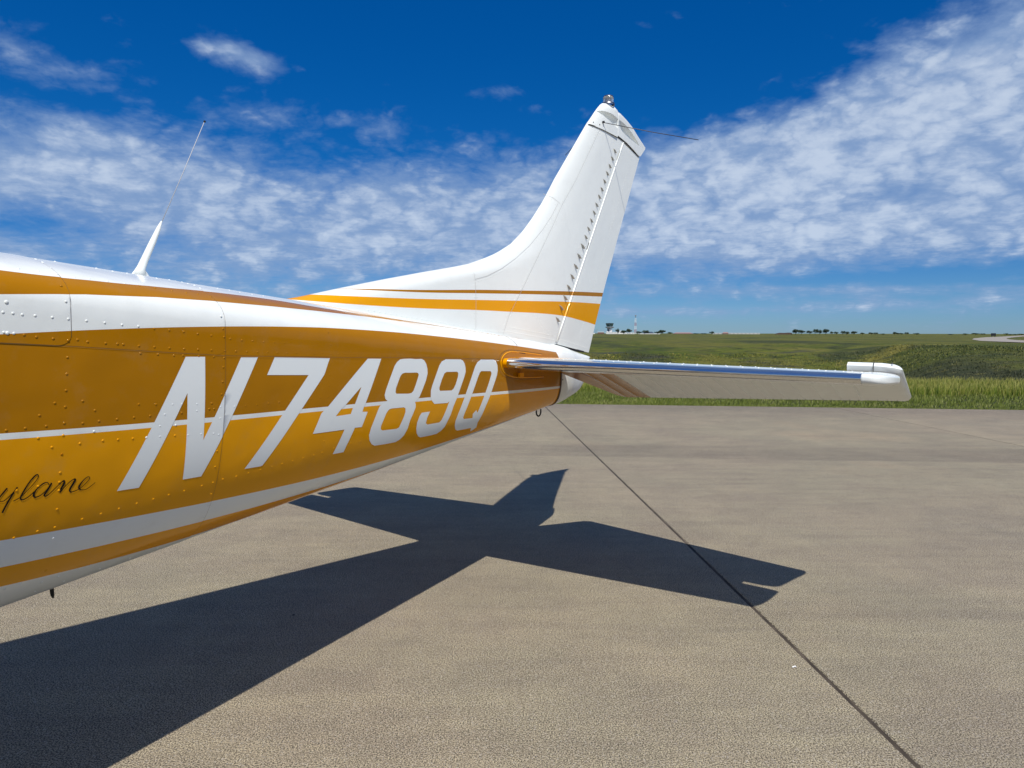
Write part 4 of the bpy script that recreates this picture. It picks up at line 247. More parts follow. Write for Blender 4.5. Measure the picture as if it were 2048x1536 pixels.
c = t.ramp(f1, [(.30, (.052, .078, .012)), (.45, (.105, .132, .016)), (.56, (.155, .162, .026)), (.70, (.22, .190, .050))])
c = t.mix(t.ss(f2, .50, .66), c, (.034, .046, .016)); c = t.mix(t.ss(f2, .42, .28), c, (.150, .128, .035))
c = t.mix(t.ss(f3, .35, .75, 0, .55), c, (.028, .040, .008))
sp = t.new('ShaderNodeSeparateXYZ', i0=g); dist = t.new('ShaderNodeVectorMath', _operation='LENGTH', i0=g).outputs['Value']
c = t.mix(t.ss(dist, 105., 150., 0, .8), c, t.mix(t.ss(f2, .35, .65), (.135, .135, .030), (.085, .100, .020)))
c = hill_tint(t, g, c)
t.put(b.inputs['Base Color'], c); b.inputs['Roughness'].default_value = .9; b.inputs['Specular IOR Level'].default_value = .15
bp = t.new('ShaderNodeBump', Strength=.9, Distance=.5, Height=t.m('ADD', t.noise(g, 1.1, 6, .7), t.m('MULTIPLY', f3, .4))); t.l.new(bp.outputs[0], b.inputs['Normal'])
gr = mesh('ground', [tuple(v) for v in V0], F0, mg); tag(gr, kind='structure')

# concrete
mc, t, b = mat('concrete')
g = t.new('ShaderNodeNewGeometry').outputs['Position']; oi = t.new('ShaderNodeObjectInfo')
n1 = t.noise(g, .35, 5, .6); n2 = t.noise(sv(t, g, (.6, 2.2, 1)), .8, 5, .6); n3 = t.noise(g, 7., 5, .7); n4 = t.noise(g, 210., 1, .5); n5 = t.noise(g, 120., 3, .85); n6 = t.noise(sv(t, g, (1., 1., 1.)), 1.6, 6, .72)
vor = t.new('ShaderNodeTexVoronoi', Vector=g, Scale=260.).outputs['Color']; vs = t.new('ShaderNodeSeparateColor', i0=vor).outputs[0]
c = t.ramp(n1, [(.30, (.212, .190, .150)), (.42, (.246, .214, .162)), (.55, (.236, .214, .160)), (.70, (.276, .230, .166))])
c = t.mix(t.ss(n2, .5, .72, 0, .30), c, (.165, .140, .118)); c = t.mix(t.ss(n2, .42, .25, 0, .35), c, (.262, .228, .182))
sk = t.noise(sv(t, g, (.8, 7., 1)), 1.1, 5, .75); c = t.mix(1., c, t.mix(t.ss(sk, .36, .64), (.96, .95, .95), (1.10, 1.095, 1.06)), 'MULTIPLY')
st_ = t.noise(sv(t, g, (1.6, .5, 1)), 2.4, 6, .7); c = t.mix(t.ss(st_, .60, .74, 0, .35), c, (.19, .165, .14)); c = t.mix(t.ss(st_, .36, .26, 0, .4), c, (.37, .33, .27))
# strip of darker, damp-stained concrete across the apron, and darker dust along the far edge
sg = t.new('ShaderNodeSeparateXYZ', i0=g); lat = t.m('ADD', sg.outputs[1], t.m('MULTIPLY', sg.outputs[0], .078)); wob = t.m('MULTIPLY', t.m('SUBTRACT', t.noise(g, 1.3, 4, .6), .5), .22)
lw = t.m('ADD', lat, wob)
band = t.m('MULTIPLY', t.ss(lat, 7.40, 7.46), t.ss(lw, 8.45, 8.15)); band = t.m('MULTIPLY', band, t.ss(t.m('ADD', n2, t.m('MULTIPLY', sg.outputs[0], .035)), .38, .62, .25, 1.))
c = t.mix(t.m('MULTIPLY', band, .38), c, (.115, .098, .084))
edge = t.m('ADD', sg.outputs[1], t.m('MULTIPLY', sg.outputs[0], .1162))
c = t.mix(t.ss(t.m('ADD', edge, t.m('MULTIPLY', n3, 1.2)), 11.2, 13.5, 0, .45), c, (.120, .103, .092))
c = t.mix(t.m('MULTIPLY', t.m('MULTIPLY', t.ss(n2, .60, .68), t.ss(n3, .5, .62)), t.ss(edge, 9.6, 10.6, 0, .5)), c, (.40, .35, .29))
c = t.mix(t.ss(n3, .4, .75, 0, .22), c, (.150, .128, .104))
c = t.mix(1., c, t.mix(t.ss(n4, .22, .80), (.06, .055, .05), (2.22, 2.19, 2.10)), 'MULTIPLY')
c = t.mix(t.ss(vs, .93, .97, 0, .7), c, (.44, .41, .36)); c = t.mix(t.ss(vs, .10, .05, 0, .55), c, (.07, .055, .045))
c = t.mix(1., c, t.mix(t.ss(n6, .36, .64), (.94, .93, .94), (1.08, 1.07, 1.05)), 'MULTIPLY')
c = t.mix(1., c, t.mix(oi.outputs['Random'], (.95, .95, .95), (1.04, 1.03, 1.02)), 'MULTIPLY')
t.put(b.inputs['Base Color'], c); b.inputs['Roughness'].default_value = .88; b.inputs['Specular IOR Level'].default_value = .25
# broomed finish runs along the slabs
br = t.noise(sv(t, g, (150, 5, 1)), 1., 3, .7)
c2 = t.mix(t.ss(br, .55, .75, 0, .20), c, (.13, .11, .09)); t.put(b.inputs['Base Color'], c2)
hh = t.m('ADD', t.m('MULTIPLY', n5, .40), t.m('MULTIPLY', br, .6)); hh = t.m('ADD', hh, t.m('MULTIPLY', n4, .35))
bp = t.new('ShaderNodeBump', Strength=.85, Distance=.007, Height=hh); t.l.new(bp.outputs[0], b.inputs['Normal'])

jd = Vector((-.0611, 1.0)).normalized(); jn = Vector((jd.y, -jd.x)); J0 = Vector((1.342, 0))   # joint line: x = 1.342 - .0611 y
apron = empty('apron', (0, 0, 0)); tag(apron, kind='structure')
def slab(u0, u1, v0, v1, clipedge):
    # u across, v along the joints; bevelled top edges
    g_ = .007; bv = .005
    def P(u, v, ins=0.):
        p = J0+jn*u+jd*v
        return p
    cs = []
    for (u, v) in ((u0+g_, v0+.004), (u1-g_, v0+.004), (u1-g_, v1-.004), (u0+g_, v1-.004)):
        p = P(u, v)
        if clipedge and v == v1-.004:
            k = (EDGE(p.x)-p.y)/(jd.y+.1162*jd.x); p = p+jd*k
        cs.append(p)
    ce = sum(cs, Vector((0, 0)))/4; vs = []
    for z, ins in ((-.16, 0), (-bv, 0), (0., bv)):
        for p in cs:
            d = (ce-p); vs.append((p.x+math.copysign(ins, d.x), p.y+math.copysign(ins, d.y), z))
    f = [(8, 9, 10, 11)]+[(k*4+i, k*4+(i+1) % 4, (k+1)*4+(i+1) % 4, (k+1)*4+i) for k in (0, 1) for i in range(4)]
    return mesh('concrete_slab', vs, f, mc, apron, smooth=False)
SW = 5.03
for i in range(-6, 6):
    for k, (v0, v1, ce) in enumerate(((-22., -14., 0), (-14., -6.5, 0), (-6.5, 1., 0), (1., 7.42, 0), (7.42, 13., 1))):
        if k == 3:
            slab(i*SW, (i+1)*SW, -6.5+7.5, 14., 1) ; break
        slab(i*SW, (i+1)*SW, v0, v1, ce)
js, t, b = mat('joint_sealant'); g = t.new('ShaderNodeNewGeometry').outputs['Position']
t.put(b.inputs['Base Color'], t.ramp(t.noise(sv(t, g, (6, 1.4, 1)), 5., 5, .7), [(.30, (.020, .015, .011)), (.52, (.055, .042, .030)), (.70, (.13, .105, .08))])); b.inputs['Roughness'].default_value = .95
for i in range(-5, 6):
    a_, b_ = J0+jn*(i*SW)+jd*(-22), J0+jn*(i*SW)+jd*13.9
    k = (EDGE(b_.x)-b_.y)/(jd.y+.1162*jd.x); b_ = b_+jd*k
    q = [a_-jn*.012, a_+jn*.012, b_+jn*.012, b_-jn*.012]
    mesh('joint_sealant', [(p.x, p.y, -.0035) for p in q], [(0, 1, 2, 3)], js, apron, smooth=False)

# ------------------------------------------------------------------ grass geometry (stuff)
def blades(name, xy, h, wd, lean, mt, seg=2, dirn=None, kind='stuff'):
    n = len(xy); z0 = terrain(xy[:, 0], xy[:, 1])-.01
    a = rng.uniform(0, 2*math.pi, n); wv_ = np.stack([np.cos(a), np.sin(a), 0*a], 1)*wd[:, None]/2
    la = rng.normal(.6, .9, n) if dirn is None else rng.normal(dirn, .8, n); lv = np.stack([np.cos(la), np.sin(la), 0*la], 1)*(lean*h)[:, None]
    b0 = np.stack([xy[:, 0], xy[:, 1], z0], 1); up = np.array([0, 0, 1.])
    pts = [b0-wv_, b0+wv_, b0+lv*.3+up*(h*.6)[:, None]+wv_*.75, b0+lv*.3+up*(h*.6)[:, None]-wv_*.75, b0+lv+up*(h)[:, None]]
    v = np.stack(pts, 1).reshape(-1, 3); base = np.arange(n)*5
    me = bpy.data.meshes.new(name); me.vertices.add(len(v)); me.vertices.foreach_set('co', v.astype(np.float32).ravel())
    loops = np.stack([base, base+1, base+2, base+3, base+3, base+2, base+4], 1).astype(np.int32).ravel()
    ls = np.stack([np.arange(n)*7, np.arange(n)*7+4], 1).astype(np.int32).ravel()
    me.loops.add(len(loops)); me.loops.foreach_set('vertex_index', loops); me.polygons.add(2*n); me.polygons.foreach_set('loop_start', ls)
    at_ = me.attributes.new('tone', 'FLOAT', 'POINT'); at_.data.foreach_set('value', np.repeat(rng.random(n), 5).astype(np.float32))
    ht = me.attributes.new('rise', 'FLOAT', 'POINT'); ht.data.foreach_set('value', np.tile([0, 0, .6, .6, 1.], n).astype(np.float32))
    me.update(calc_edges=True); me.materials.append(mt)
    o = bpy.data.objects.new(name, me); COL.objects.link(o); tag(o, kind=kind); return o
def grassmat(name, pts, tip=None, scale=.6, hill=False):
    m, t, b = mat(name); g = t.new('ShaderNodeNewGeometry').outputs['Position']
    tn = t.new('ShaderNodeAttribute', _attribute_name='tone').outputs['Fac']; ri = t.new('ShaderNodeAttribute', _attribute_name='rise').outputs['Fac']
    f = t.m('ADD', t.m('MULTIPLY', t.noise(g, scale, 4, .6), .85), t.m('MULTIPLY', t.m('SUBTRACT', tn, .5), .4))
    c = t.ramp(f, pts)
    if hill: c = t.mix(1., hill_tint(t, g, c), t.mix(tn, (.95, .95, .95), (1.55, 1.5, 1.4)), 'MULTIPLY')
    if tip: c = t.mix(t.ss(ri, .45, 1., 0, .75), c, tip)
    t.put(b.inputs['Base Color'], c); b.inputs['Roughness'].default_value = .6; b.inputs['Specular IOR Level'].default_value = .3
    tr = t.new('ShaderNodeBsdfTranslucent'); t.put(tr.inputs[0], c); mx = t.new('ShaderNodeMixShader', i0=.25); t.l.new(b.outputs[0], mx.inputs[1]); t.l.new(tr.outputs[0], mx.inputs[2])
    t.l.new(mx.outputs[0], t.n['Material Output'].inputs[0]); return m
def scatter(n, s0, s1, a0=-30, a1=42, power=1.):
    th = np.radians(rng.uniform(a0, a1, n)); s = s0+(s1-s0)*rng.random(n)**power
    # walk out along the azimuth to distance s past the apron edge
    k = (13.01+s/.993)/(np.cos(th)+.1162*np.sin(th)); return np.stack([k*np.sin(th), k*np.cos(th)], 1), s
GM1 = grassmat('mown_grass', [(.25, (.095, .130, .014)), (.5, (.165, .200, .028)), (.75, (.30, .29, .10))], scale=1.5)
GM2 = grassmat('tall_grass', [(.25, (.095, .165, .010)), (.5, (.200, .230, .022)), (.75, (.40, .36, .10))], tip=(.44, .39, .11), scale=.5)
GM3 = grassmat('hill_grass', [(.36, (.050, .062, .022)), (.45, (.110, .130, .018)), (.55, (.190, .180, .030)), (.68, (.27, .22, .07))], scale=.10, hill=True)
xy, s = scatter(90000, .0, 5.2); keep = rng.random(len(s)) < .5+.5*vnoise(xy[:, 0]*2, xy[:, 1]*2, 2)
xy, s = xy[keep], s[keep]; n = len(s)
blades('mown_grass', xy, rng.uniform(.025, .065, n)*(1+.7*vnoise(xy[:, 0]*1.5, xy[:, 1]*1.5, 4)), rng.uniform(.008, .016, n), rng.uniform(.2, .9, n), GM1)
xy, s = scatter(120000, 3.0, 13., -28, 42, 1.2); dn = vnoise(xy[:, 0]*.9, xy[:, 1]*.9, 6); th = np.degrees(np.arctan2(xy[:, 0], xy[:, 1]))
keep = (rng.random(len(s)) < .35+.9*dn)*(rng.random(len(s)) < sstep(2.7, 5.0, s+dn-.5)); xy, s, dn, th = xy[keep], s[keep], dn[keep], th[keep]; n = len(s)
blades('tall_grass', xy, rng.uniform(.10, .28, n)*(.65+.6*dn), rng.uniform(.008, .018, n), rng.uniform(.1, .5, n), GM2)
xy, s = scatter(60000, 12., 75., 0, 40, 1.2); dd = np.hypot(xy[:, 0], xy[:, 1]); n = len(s)
blades('hill_grass', xy, rng.uniform(.06, .20, n)*(.4+vnoise(xy[:, 0]*.35, xy[:, 1]*.35, 8)), rng.uniform(.03, .12, n)*np.clip(dd/60, .5, 1.5), rng.uniform(.1, .7, n), GM3)
xy, s = scatter(30000, -.03, .10, -25, 42); n = len(s)
blades('edge_grass', xy, rng.uniform(.03, .09, n), rng.uniform(.006, .012, n), rng.uniform(.2, 1.2, n), GM1)

# curved taxi road far to the right
def gp(px, py):
    d = ray(px, py); k = (CAM['h']+.05)/-d.z; return Vector((0, 0, CAM['h']))+d*k
outer = [(2110, 688), (2048, 686), (2000, 684), (1960, 682), (1944, 679.5), (1948, 677), (1972, 675), (2005, 673.4), (2030, 671.8), (2048, 671), (2110, 670.4)]
inner = [(2110, 683), (2048, 681.3), (2035, 680.5), (2020, 679.3), (2013, 678), (2014, 677), (2022, 675.6), (2034, 674.3), (2044, 673.2), (2060, 672.4), (2110, 671.4)]
mr = simple('road', (.30, .27, .23), .9)
rv_ = []
for a_, b_ in zip(outer, inner):
    for k in range(5):
        p = gp(*a_).lerp(gp(*b_), k/4); rv_.append((p.x, p.y, float(terrain(p.x, p.y))+.05+.02))
rd = mesh('road', rv_, grid_faces(len(outer), 5), mr, smooth=True); tag(rd, kind='structure')
# ------------------------------------------------------------------ the aircraft
# local frame: +X aft, +Y starboard, +Z up; a = distance aft of the stabiliser's root leading edge, o = distance to port
A_, O_, Z_ = (Vector(v) for v in BASIS)
plane = empty('light_aircraft'); MW = Matrix.Identity(4)
for i in range(3): MW[i][0] = A_[i]; MW[i][1] = -O_[i]; MW[i][2] = Z_[i]
og = Vector((ORG[0], ORG[1], 1.1))-Z_*1.1
for i in range(3): MW[i][3] = og[i]
plane.matrix_world = MW
tag(plane, 'white and gold high-wing light aeroplane parked on concrete, its tail towards the grass', 'aeroplane')
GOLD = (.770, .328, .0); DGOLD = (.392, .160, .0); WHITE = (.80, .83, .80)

def paint_bump(t, b, k=1.):
    g = t.new('ShaderNodeTexCoord').outputs['Object']
    h = t.m('ADD', t.m('MULTIPLY', t.noise(g, 5.5, 2, .5), 1.), t.m('MULTIPLY', t.noise(g, 420., 2, .5), .004))
    bp = t.new('ShaderNodeBump', Strength=.30*k, Distance=.022, Height=h); t.l.new(bp.outputs[0], b.inputs['Normal']); return g
def dirty(t, g, c, amt=.10):
    n = t.noise(g, 14., 5, .7); return t.mix(t.ss(n, .5, .8, 0, amt), c, (.30, .26, .20))
def gloss(b, r=.16):
    b.inputs['Roughness'].default_value = r; b.inputs['Coat Weight'].default_value = .15; b.inputs['Coat Roughness'].default_value = .03; b.inputs['Specular IOR Level'].default_value = .14
def paint(name, col):
    m, t, b = mat(name); g = paint_bump(t, b, .6); t.put(b.inputs['Base Color'], dirty(t, g, (*col, 1) if 0 else t.mix(0., col, col))); gloss(b); return m
PW = paint('white_paint', WHITE); PG = paint('gold_paint', GOLD); PDG = paint('elevator_shade_gold', DGOLD)
PLT = simple('lettering_white', (.80, .84, .83), .30, coat=.15, spec=.3); INK = simple('lettering_black', (.008, .006, .006), .55, spec=.15)
CHROME, t, b = mat('polished_aluminium')
b.inputs['Metallic'].default_value = 1; b.inputs['Base Color'].default_value = (.73, .73, .73, 1); b.inputs['Roughness'].default_value = .10
g = t.new('ShaderNodeTexCoord').outputs['Object']; bp = t.new('ShaderNodeBump', Strength=.12, Distance=.004, Height=t.noise(sv(t, g, (1, .15, 1)), 10., 2)); t.l.new(bp.outputs[0], b.inputs['Normal'])
BLACK = simple('dark_gap', (.012, .012, .013), .8); STEEL = simple('dull_steel', (.30, .30, .31), .35, 1.); DARKROD = simple('dark_rod', (.05, .05, .055), .45)
SEAM = simple('seam_shadow', (.17, .10, .03), .8)

def fcurve(t, x, pts):
    nd = t.n.new('ShaderNodeFloatCurve'); cu = nd.mapping.curves[0]; x0, x1 = pts[0][0], pts[-1][0]
    P_ = [((a-x0)/(x1-x0), v) for a, v in pts]
    while len(cu.points) < len(P_): cu.points.new(.5, .5)
    for q, p in zip(cu.points, P_): q.location = p; q.handle_type = 'AUTO'
    nd.mapping.update(); nd.inputs['Factor'].default_value = 1.
    t.put(nd.inputs['Value'], t.m('MULTIPLY', t.m('SUBTRACT', x, x0), 1/(x1-x0))); return nd.outputs[0]
# livery of the fuselage: stripe edges as curves of v (0 = spine, 1 = keel) along a
PF, t, b = mat('fuselage_livery')
uvn = t.new('ShaderNodeUVMap', _uv_map='UVMap'); sp = t.new('ShaderNodeSeparateXYZ', i0=uvn); ua = t.m('SUBTRACT', t.m('MULTIPLY', sp.outputs[0], 4.), 3.); uvv = sp.outputs[1]
E = {k: fcurve(t, ua, p) for k, p in STRIPES.items()}
def below(k): return t.m('GREATER_THAN', uvv, E[k])
def band_(k1, k2): return t.m('MULTIPLY', below(k1), t.m('SUBTRACT', 1., below(k2)))
g = paint_bump(t, b); c = t.mix(0., WHITE, WHITE)
c = t.mix(band_('s1u', 's1l'), c, DGOLD); c = t.mix(band_('s2', 's3u'), c, DGOLD); c = t.mix(band_('s3l', 's4'), c, GOLD); c = t.mix(band_('s5', 's6'), c, GOLD)
t.put(b.inputs['Base Color'], dirty(t, g, c)); gloss(b)
# livery of the fin and rudder: stripes as curves of height along a
FS = {'u1': [(-1.05, 1.440), (-.82, 1.4535), (-.41, 1.472), (.04, 1.499), (.37, 1.515), (.92, 1.542), (1.30, 1.557)], 'l1': [(-1.05, 1.452), (-.80, 1.4535), (-.41, 1.462), (.04, 1.482), (.37, 1.497), (.92, 1.519), (1.30, 1.533)],
      'u2': [(-1.05, 1.424), (-.76, 1.4265), (-.41, 1.434), (.0, 1.449), (.4, 1.463), (.87, 1.480), (1.30, 1.488)], 'l2': [(-1.05, 1.401), (-.91, 1.397), (-.68, 1.394), (-.41, 1.394), (.04, 1.401), (.28, 1.402), (.60, 1.403), (.83, 1.396), (1.00, 1.382), (1.20, 1.362), (1.30, 1.35)]}
PFIN, t, b = mat('fin_livery'); g = paint_bump(t, b, .5); sp = t.new('ShaderNodeSeparateXYZ', i0=g); ua = sp.outputs[0]
E = {k: fcurve(t, ua, [(p[0], p[1]-1.) for p in v]) for k, v in FS.items()}
zz = t.m('SUBTRACT', sp.outputs[2], 1.)
def bf(u, l): return t.m('MULTIPLY', t.m('LESS_THAN', zz, E[u]), t.m('GREATER_THAN', zz, E[l]))
c = t.mix(bf('u1', 'l1'), WHITE, DGOLD); c = t.mix(bf('u2', 'l2'), c, GOLD); t.put(b.inputs['Base Color'], dirty(t, g, c, .06)); gloss(b, .22)

q0, q1, zt0, zt1, zt2, zm0, zm1, zb0, zb1, zb2, nt0, nt1, nb0, nb1 = Q14
TH = np.linspace(0, np.pi, 300); CT, ST_ = np.cos(TH), np.sin(TH); UPM = CT >= 0
FWD = {  # stations forward of the tail cone: a: (half width, top, widest, bottom, n top, n bottom)
    -2.9: (.575, 1.86, 1.36, .500, 2.6, 3.), -3.3: (.57, 2.02, 1.35, .480, 3.4, 3.2), -4.3: (.56, 2.04, 1.33, .470, 3.6, 3.4), -4.9: (.55, 1.98, 1.30, .480, 3.2, 3.4), -5.5: (.52, 1.47, 1.15, .500, 3., 3.2), -6.35: (.40, 1.36, 1.05, .60, 2.6, 2.6), -6.6: (.22, 1.22, 1.0, .75, 2., 2.)}
def params(a):
    if a >= -2.3:
        return (q0-q1*a, zt0+zt1*a+zt2*a*a, zm0+zm1*a, zb0+zb1*a+zb2*a*a, nt0+nt1*a, nb0+nb1*a)
    ks = [-2.3]+list(FWD); vals = [params(-2.3)]+list(FWD.values())
    i = max(k for k in range(len(ks)) if ks[k] >= a-1e-9); i = min(i, len(ks)-2)
    u = (ks[i]-a)/(ks[i]-ks[i+1]); u = min(max(u, 0), 1)
    return tuple(x+(y-x)*u for x, y in zip(vals[i], vals[i+1]))
_pc = {}
def prof(a):
    k = round(a, 5)
    if k in _pc: return _pc[k]
    w_, zt, zm, zb, n1_, n2_ = params(a); n = np.where(UPM, n1_, n2_)
    o = w_*np.abs(ST_)**(2/n); z = zm+np.where(UPM, zt-zm, -(zm-zb))*np.abs(CT)**(2/n)
    o[0] = o[-1] = 0.; L = np.r_[0, np.cumsum(np.hypot(np.diff(o), np.diff(z)))]; _pc[k] = (o, z, L/L[-1]); return _pc[k]
def surf(a, v, off=0.):      # v < 0 : starboard
    s = -1 if v < 0 else 1; v = abs(v); o, z, L = prof(a); p = np.array([a, np.interp(v, L, o), np.interp(v, L, z)])
    if off:
        e = .01
        va, vb = max(v-e, 0), min(v+e, 1); d1 = np.array([0, np.interp(vb, L, o)-np.interp(va, L, o), np.interp(vb, L, z)-np.interp(va, L, z)])
        o2, z2, L2 = prof(a+.02); d2 = np.array([.02, np.interp(v, L2, o2)-p[1], np.interp(v, L2, z2)-p[2]])
        n = np.cross(d1, d2); ln = np.linalg.norm(n); n = n/ln if ln > 0 else n
        if n[1]*p[1]+n[2]*(p[2]-1.1) < 0: n = -n
        p = p+n*off
    return (p[0], -p[1]*s, p[2])
def lap(a): return float(np.interp(a, [p[0] for p in LAP], [p[1] for p in LAP]))
A1, A2 = -1.975, -1.572
def panel(a0, a1, vtop, vbot, off, ms=PF, both=False, rnd=0., skirt=.004):
    """skin panel between stations; vtop/vbot are functions of a; both: wraps over the spine"""
    na = max(4, int((a1-a0)/.026)); As = list(np.linspace(a0, a1, na))
    if rnd: As = [a for a in As if a < a1-rnd]+[a1-rnd*(1-math.sin(u)) for u in np.linspace(0, math.pi/2, 7)]
    As = [a for i, a in enumerate(As)]
    nv = 44 if both else 34; V_ = []; UV = []
    for a in As:
        vb = vbot(a); 
        if rnd and a > a1-rnd: vb = vb-.014*(1-math.sqrt(max(0, 1-((a-(a1-rnd))/rnd)**2)))
        vt = -vb if both else vtop(a)
        for v in np.linspace(vt, vb, nv):
            V_.append(surf(a, v, off)); UV.append(((a+3)/4, abs(v)))
    n, m = len(As), nv; F = grid_faces(n, m); c = len(V_)
    bd = [i*m for i in range(n)]+[(n-1)*m+j for j in range(1, m)]+[i*m+m-1 for i in range(n-2, -1, -1)]+[j for j in range(m-2, 0, -1)]
    for i in bd:
        a, v = As[i//m], np.linspace(0, 1, m)[i % m]; x, y, z = V_[i]; cy, cz = 0., params(a)[2]; L = math.hypot(y, z-cz) or 1
        V_.append((x, y-y/L*skirt, z-(z-cz)/L*skirt)); UV.append(UV[i])
    nb = len(bd); F += [(bd[k], c+k, c+(k+1) % nb, bd[(k+1) % nb]) for k in range(nb)]
    # spine lies on Y=0: mirrored panels keep outward order because v runs through zero
    o = mesh('skin_panel', V_, F, ms, plane, smooth=True, uv=UV, sharp=35); return o
KEEL = lambda a: .86
fn = lambda v: (lambda a: v)
panel(-2.30, A1, None, lap, .0024, both=True, rnd=.030)
panel(A1-.03, A2, None, lap, .0014, both=True, rnd=.030)
panel(A2-.03, .17, None, lap, .0006, both=True)
panel(.14, .68, None, lap, .0012, both=True)
for s in (1, -1):
    lo = (lambda a, s=s: s*(lap(a)-.03)); hi = (lambda a, s=s: s*KEEL(a))
    panel(-2.30, A2, lo, hi, .0010); panel(A2-.03, .68, lo, hi, 0.)
    lo2 = (lambda a, s=s: s*(KEEL(a)-.02)); hi2 = (lambda a, s=s: s*1.0)
    panel(-2.30, -.9, lo2, hi2, -.0006); panel(-.93, .68, lo2, hi2, -.0010)
def poff(a, v):              # how proud the skin stands at (a, v)
    if v < lap(a): return .0024 if a < A1 else .0014 if a < A2 else .0006 if a < .17 else .0012
    if v < .86: return .0010 if a < A2 else 0.
    return -.0006
# seams: the dark line in each joint
def strip(name, pts, wid, off, mt, parent, sgn=1):
    V_ = []; n = len(pts)
    P_ = [Vector(surf(a, v*sgn, off)) for a, v in pts]
    for i in range(n):
        tg_ = (P_[min(i+1, n-1)]-P_[max(i-1, 0)]).normalized(); a, v = pts[i]
        nn = (Vector(surf(a, v*sgn, off+.01))-P_[i]).normalized(); sd_ = tg_.cross(nn).normalized()*wid/2
        V_ += [P_[i]-sd_, P_[i]+sd_]
    return mesh(name, [tuple(v) for v in V_], [(2*i, 2*i+1, 2*i+3, 2*i+2) for i in range(n-1)], mt, parent)
for s in (1, -1):
    strip('seam', [(a, lap(a)+.0006) for a in np.linspace(-2.3, .0, 90)], .0010, .0022, SEAM, plane, s)
    strip('seam', [(A1+.001, v) for v in np.linspace(.02, lap(A1)-.012, 30)], .0006, .0022, SEAM, plane, s)
    strip('seam', [(A2+.001, v) for v in np.linspace(.02, .86, 70)], .0006, .0022, SEAM, plane, s)
    strip('seam', [(.20, v) for v in np.linspace(.10, .235, 12)]+[(.165, .30), (.19, .302), (.25, .301)], .003, .0022, BLACK, plane, s)
# cabin, cowl and windows ahead of the tail cone
def shell(name, a0, a1, na, ms, vt=-1., vb=1., off=0.):
    V_ = []; UV = []
    for a in np.linspace(a0, a1, na):
        for v in np.linspace(vt, vb, 72): V_.append(surf(a, v, off)); UV.append((0.0+(max(a, -2.6)+3)/4, abs(v)))
    return mesh(name, V_, grid_faces(na, 72), ms, plane, uv=UV)
shell('cabin_shell', -6.6, -2.29, 60, PF)
nose = MB().lathe((-6.6, 0, .985), [(.001, -.32), (.06, -.28), (.13, -.12), (.16, 0), (.16, .05)], 20, (1, 0, 0)).build('spinner', PW, plane, True)
for k in range(3):
    a = k*2.094+.5; m_ = MB(); d = Vector((0, math.cos(a), math.sin(a))); e = Vector((0, -d.z, d.y)); vs = []
    for r_ in np.linspace(.12, 1.0, 8):
        c_ = Vector((-6.72, 0, .985))+d*r_; cw = .075*(1-.45*r_**3); tw = 1.0-.75*r_; u = e*math.cos(tw)+Vector((1, 0, 0))*math.sin(tw); nn = u.cross(d)
        vs += [c_-u*cw, c_+nn*.012, c_+u*cw, c_-nn*.012]
    m_.add(vs, grid_faces(8, 4, True)).build('propeller_blade', simple('propeller_black', (.02, .02, .02), .4) if k == 0 else bpy.data.materials['propeller_black'], plane, True)
GLASS = simple('tinted_glass', (.02, .025, .03), .05, coat=.5)
for s in (1, -1):
    for a0, a1 in ((-3.15, -2.62), (-4.05, -3.25), (-4.95, -4.13)):
        V_ = [surf(a, s*v, .004) for a in np.linspace(a0, a1, 10) for v in np.linspace(.30 if a0 > -3.2 else .29, .43, 8)]
        mesh('window', V_, grid_faces(10, 8), GLASS, plane)
V_ = [surf(a, v, .004) for a in np.linspace(-2.98, -2.42, 10) for v in np.linspace(-.17, .17, 20)]; mesh('rear_window', V_, grid_faces(10, 20), GLASS, plane)
V_ = [surf(a, v, .004) for a in np.linspace(-5.45, -4.98, 10) for v in np.linspace(-.26, .26, 20)]; mesh('windshield', V_, grid_faces(10, 20), GLASS, plane)
# wings, struts, wheels
def foil(x, tk): return tk*5*(.2969*math.sqrt(max(x, 0))-.126*x-.3516*x*x+.2843*x**3-.1036*x**4)
def airfoil(n=18):
    xs = [.5*(1-math.cos(math.pi*i/n)) for i in range(n+1)]; return xs
for s in (1, -1):
    V_ = []; xs = airfoil(14)
    for yy, c0_, le in ((.0, 1.62, -4.78), (2.4, 1.62, -4.78), (5.3, 1.12, -4.66), (5.48, .95, -4.60)):
        for up_ in (1, -1):
            for x in (xs[::-1] if up_ == 1 else xs[1:]):
                V_.append((le+x*c0_, s*yy, 2.10+yy*.03+up_*foil(x, .12 if up_ == 1 else .07)*c0_*(.35 if yy > 5.4 else 1)))
    mm = len(V_)//4; mesh('wing', V_, grid_faces(4, mm)+[tuple(3*mm+i for i in range(mm))], PW, plane, sharp=40)
    MB().tube([(-4.35, s*.55, .72), (-4.25, s*2.5, 2.12)], .035, 10).build('wing_strut', PW, plane, True)
    MB().tube([(-4.0, s*.35, .58), (-3.95, s*.8, .42), (-3.88, s*1.28, .22)], [.05, .035, .03], 10).build('gear_leg', PW, plane, True)
    wh = MB().lathe((-3.88, s*1.36, .215), [(.0, -.07), (.12, -.075), (.19, -.07), (.215, -.03), (.215, .03), (.19, .07), (.12, .075), (.0, .07)], 24, (0, 1, 0)).build('wheel', simple('tyre_rubber', (.02, .02, .02), .8) if s == 1 else bpy.data.materials['tyre_rubber'], plane, True)
MB().tube([(-6.0, 0, .62), (-6.05, 0, .2)], .03, 10).build('nose_gear_leg', PW, plane, True)
MB().lathe((-6.05, 0, .18), [(.0, -.05), (.12, -.06), (.18, -.03), (.18, .03), (.12, .06), (.0, .05)], 24, (0, 1, 0)).build('wheel', bpy.data.materials['tyre_rubber'], plane, True)

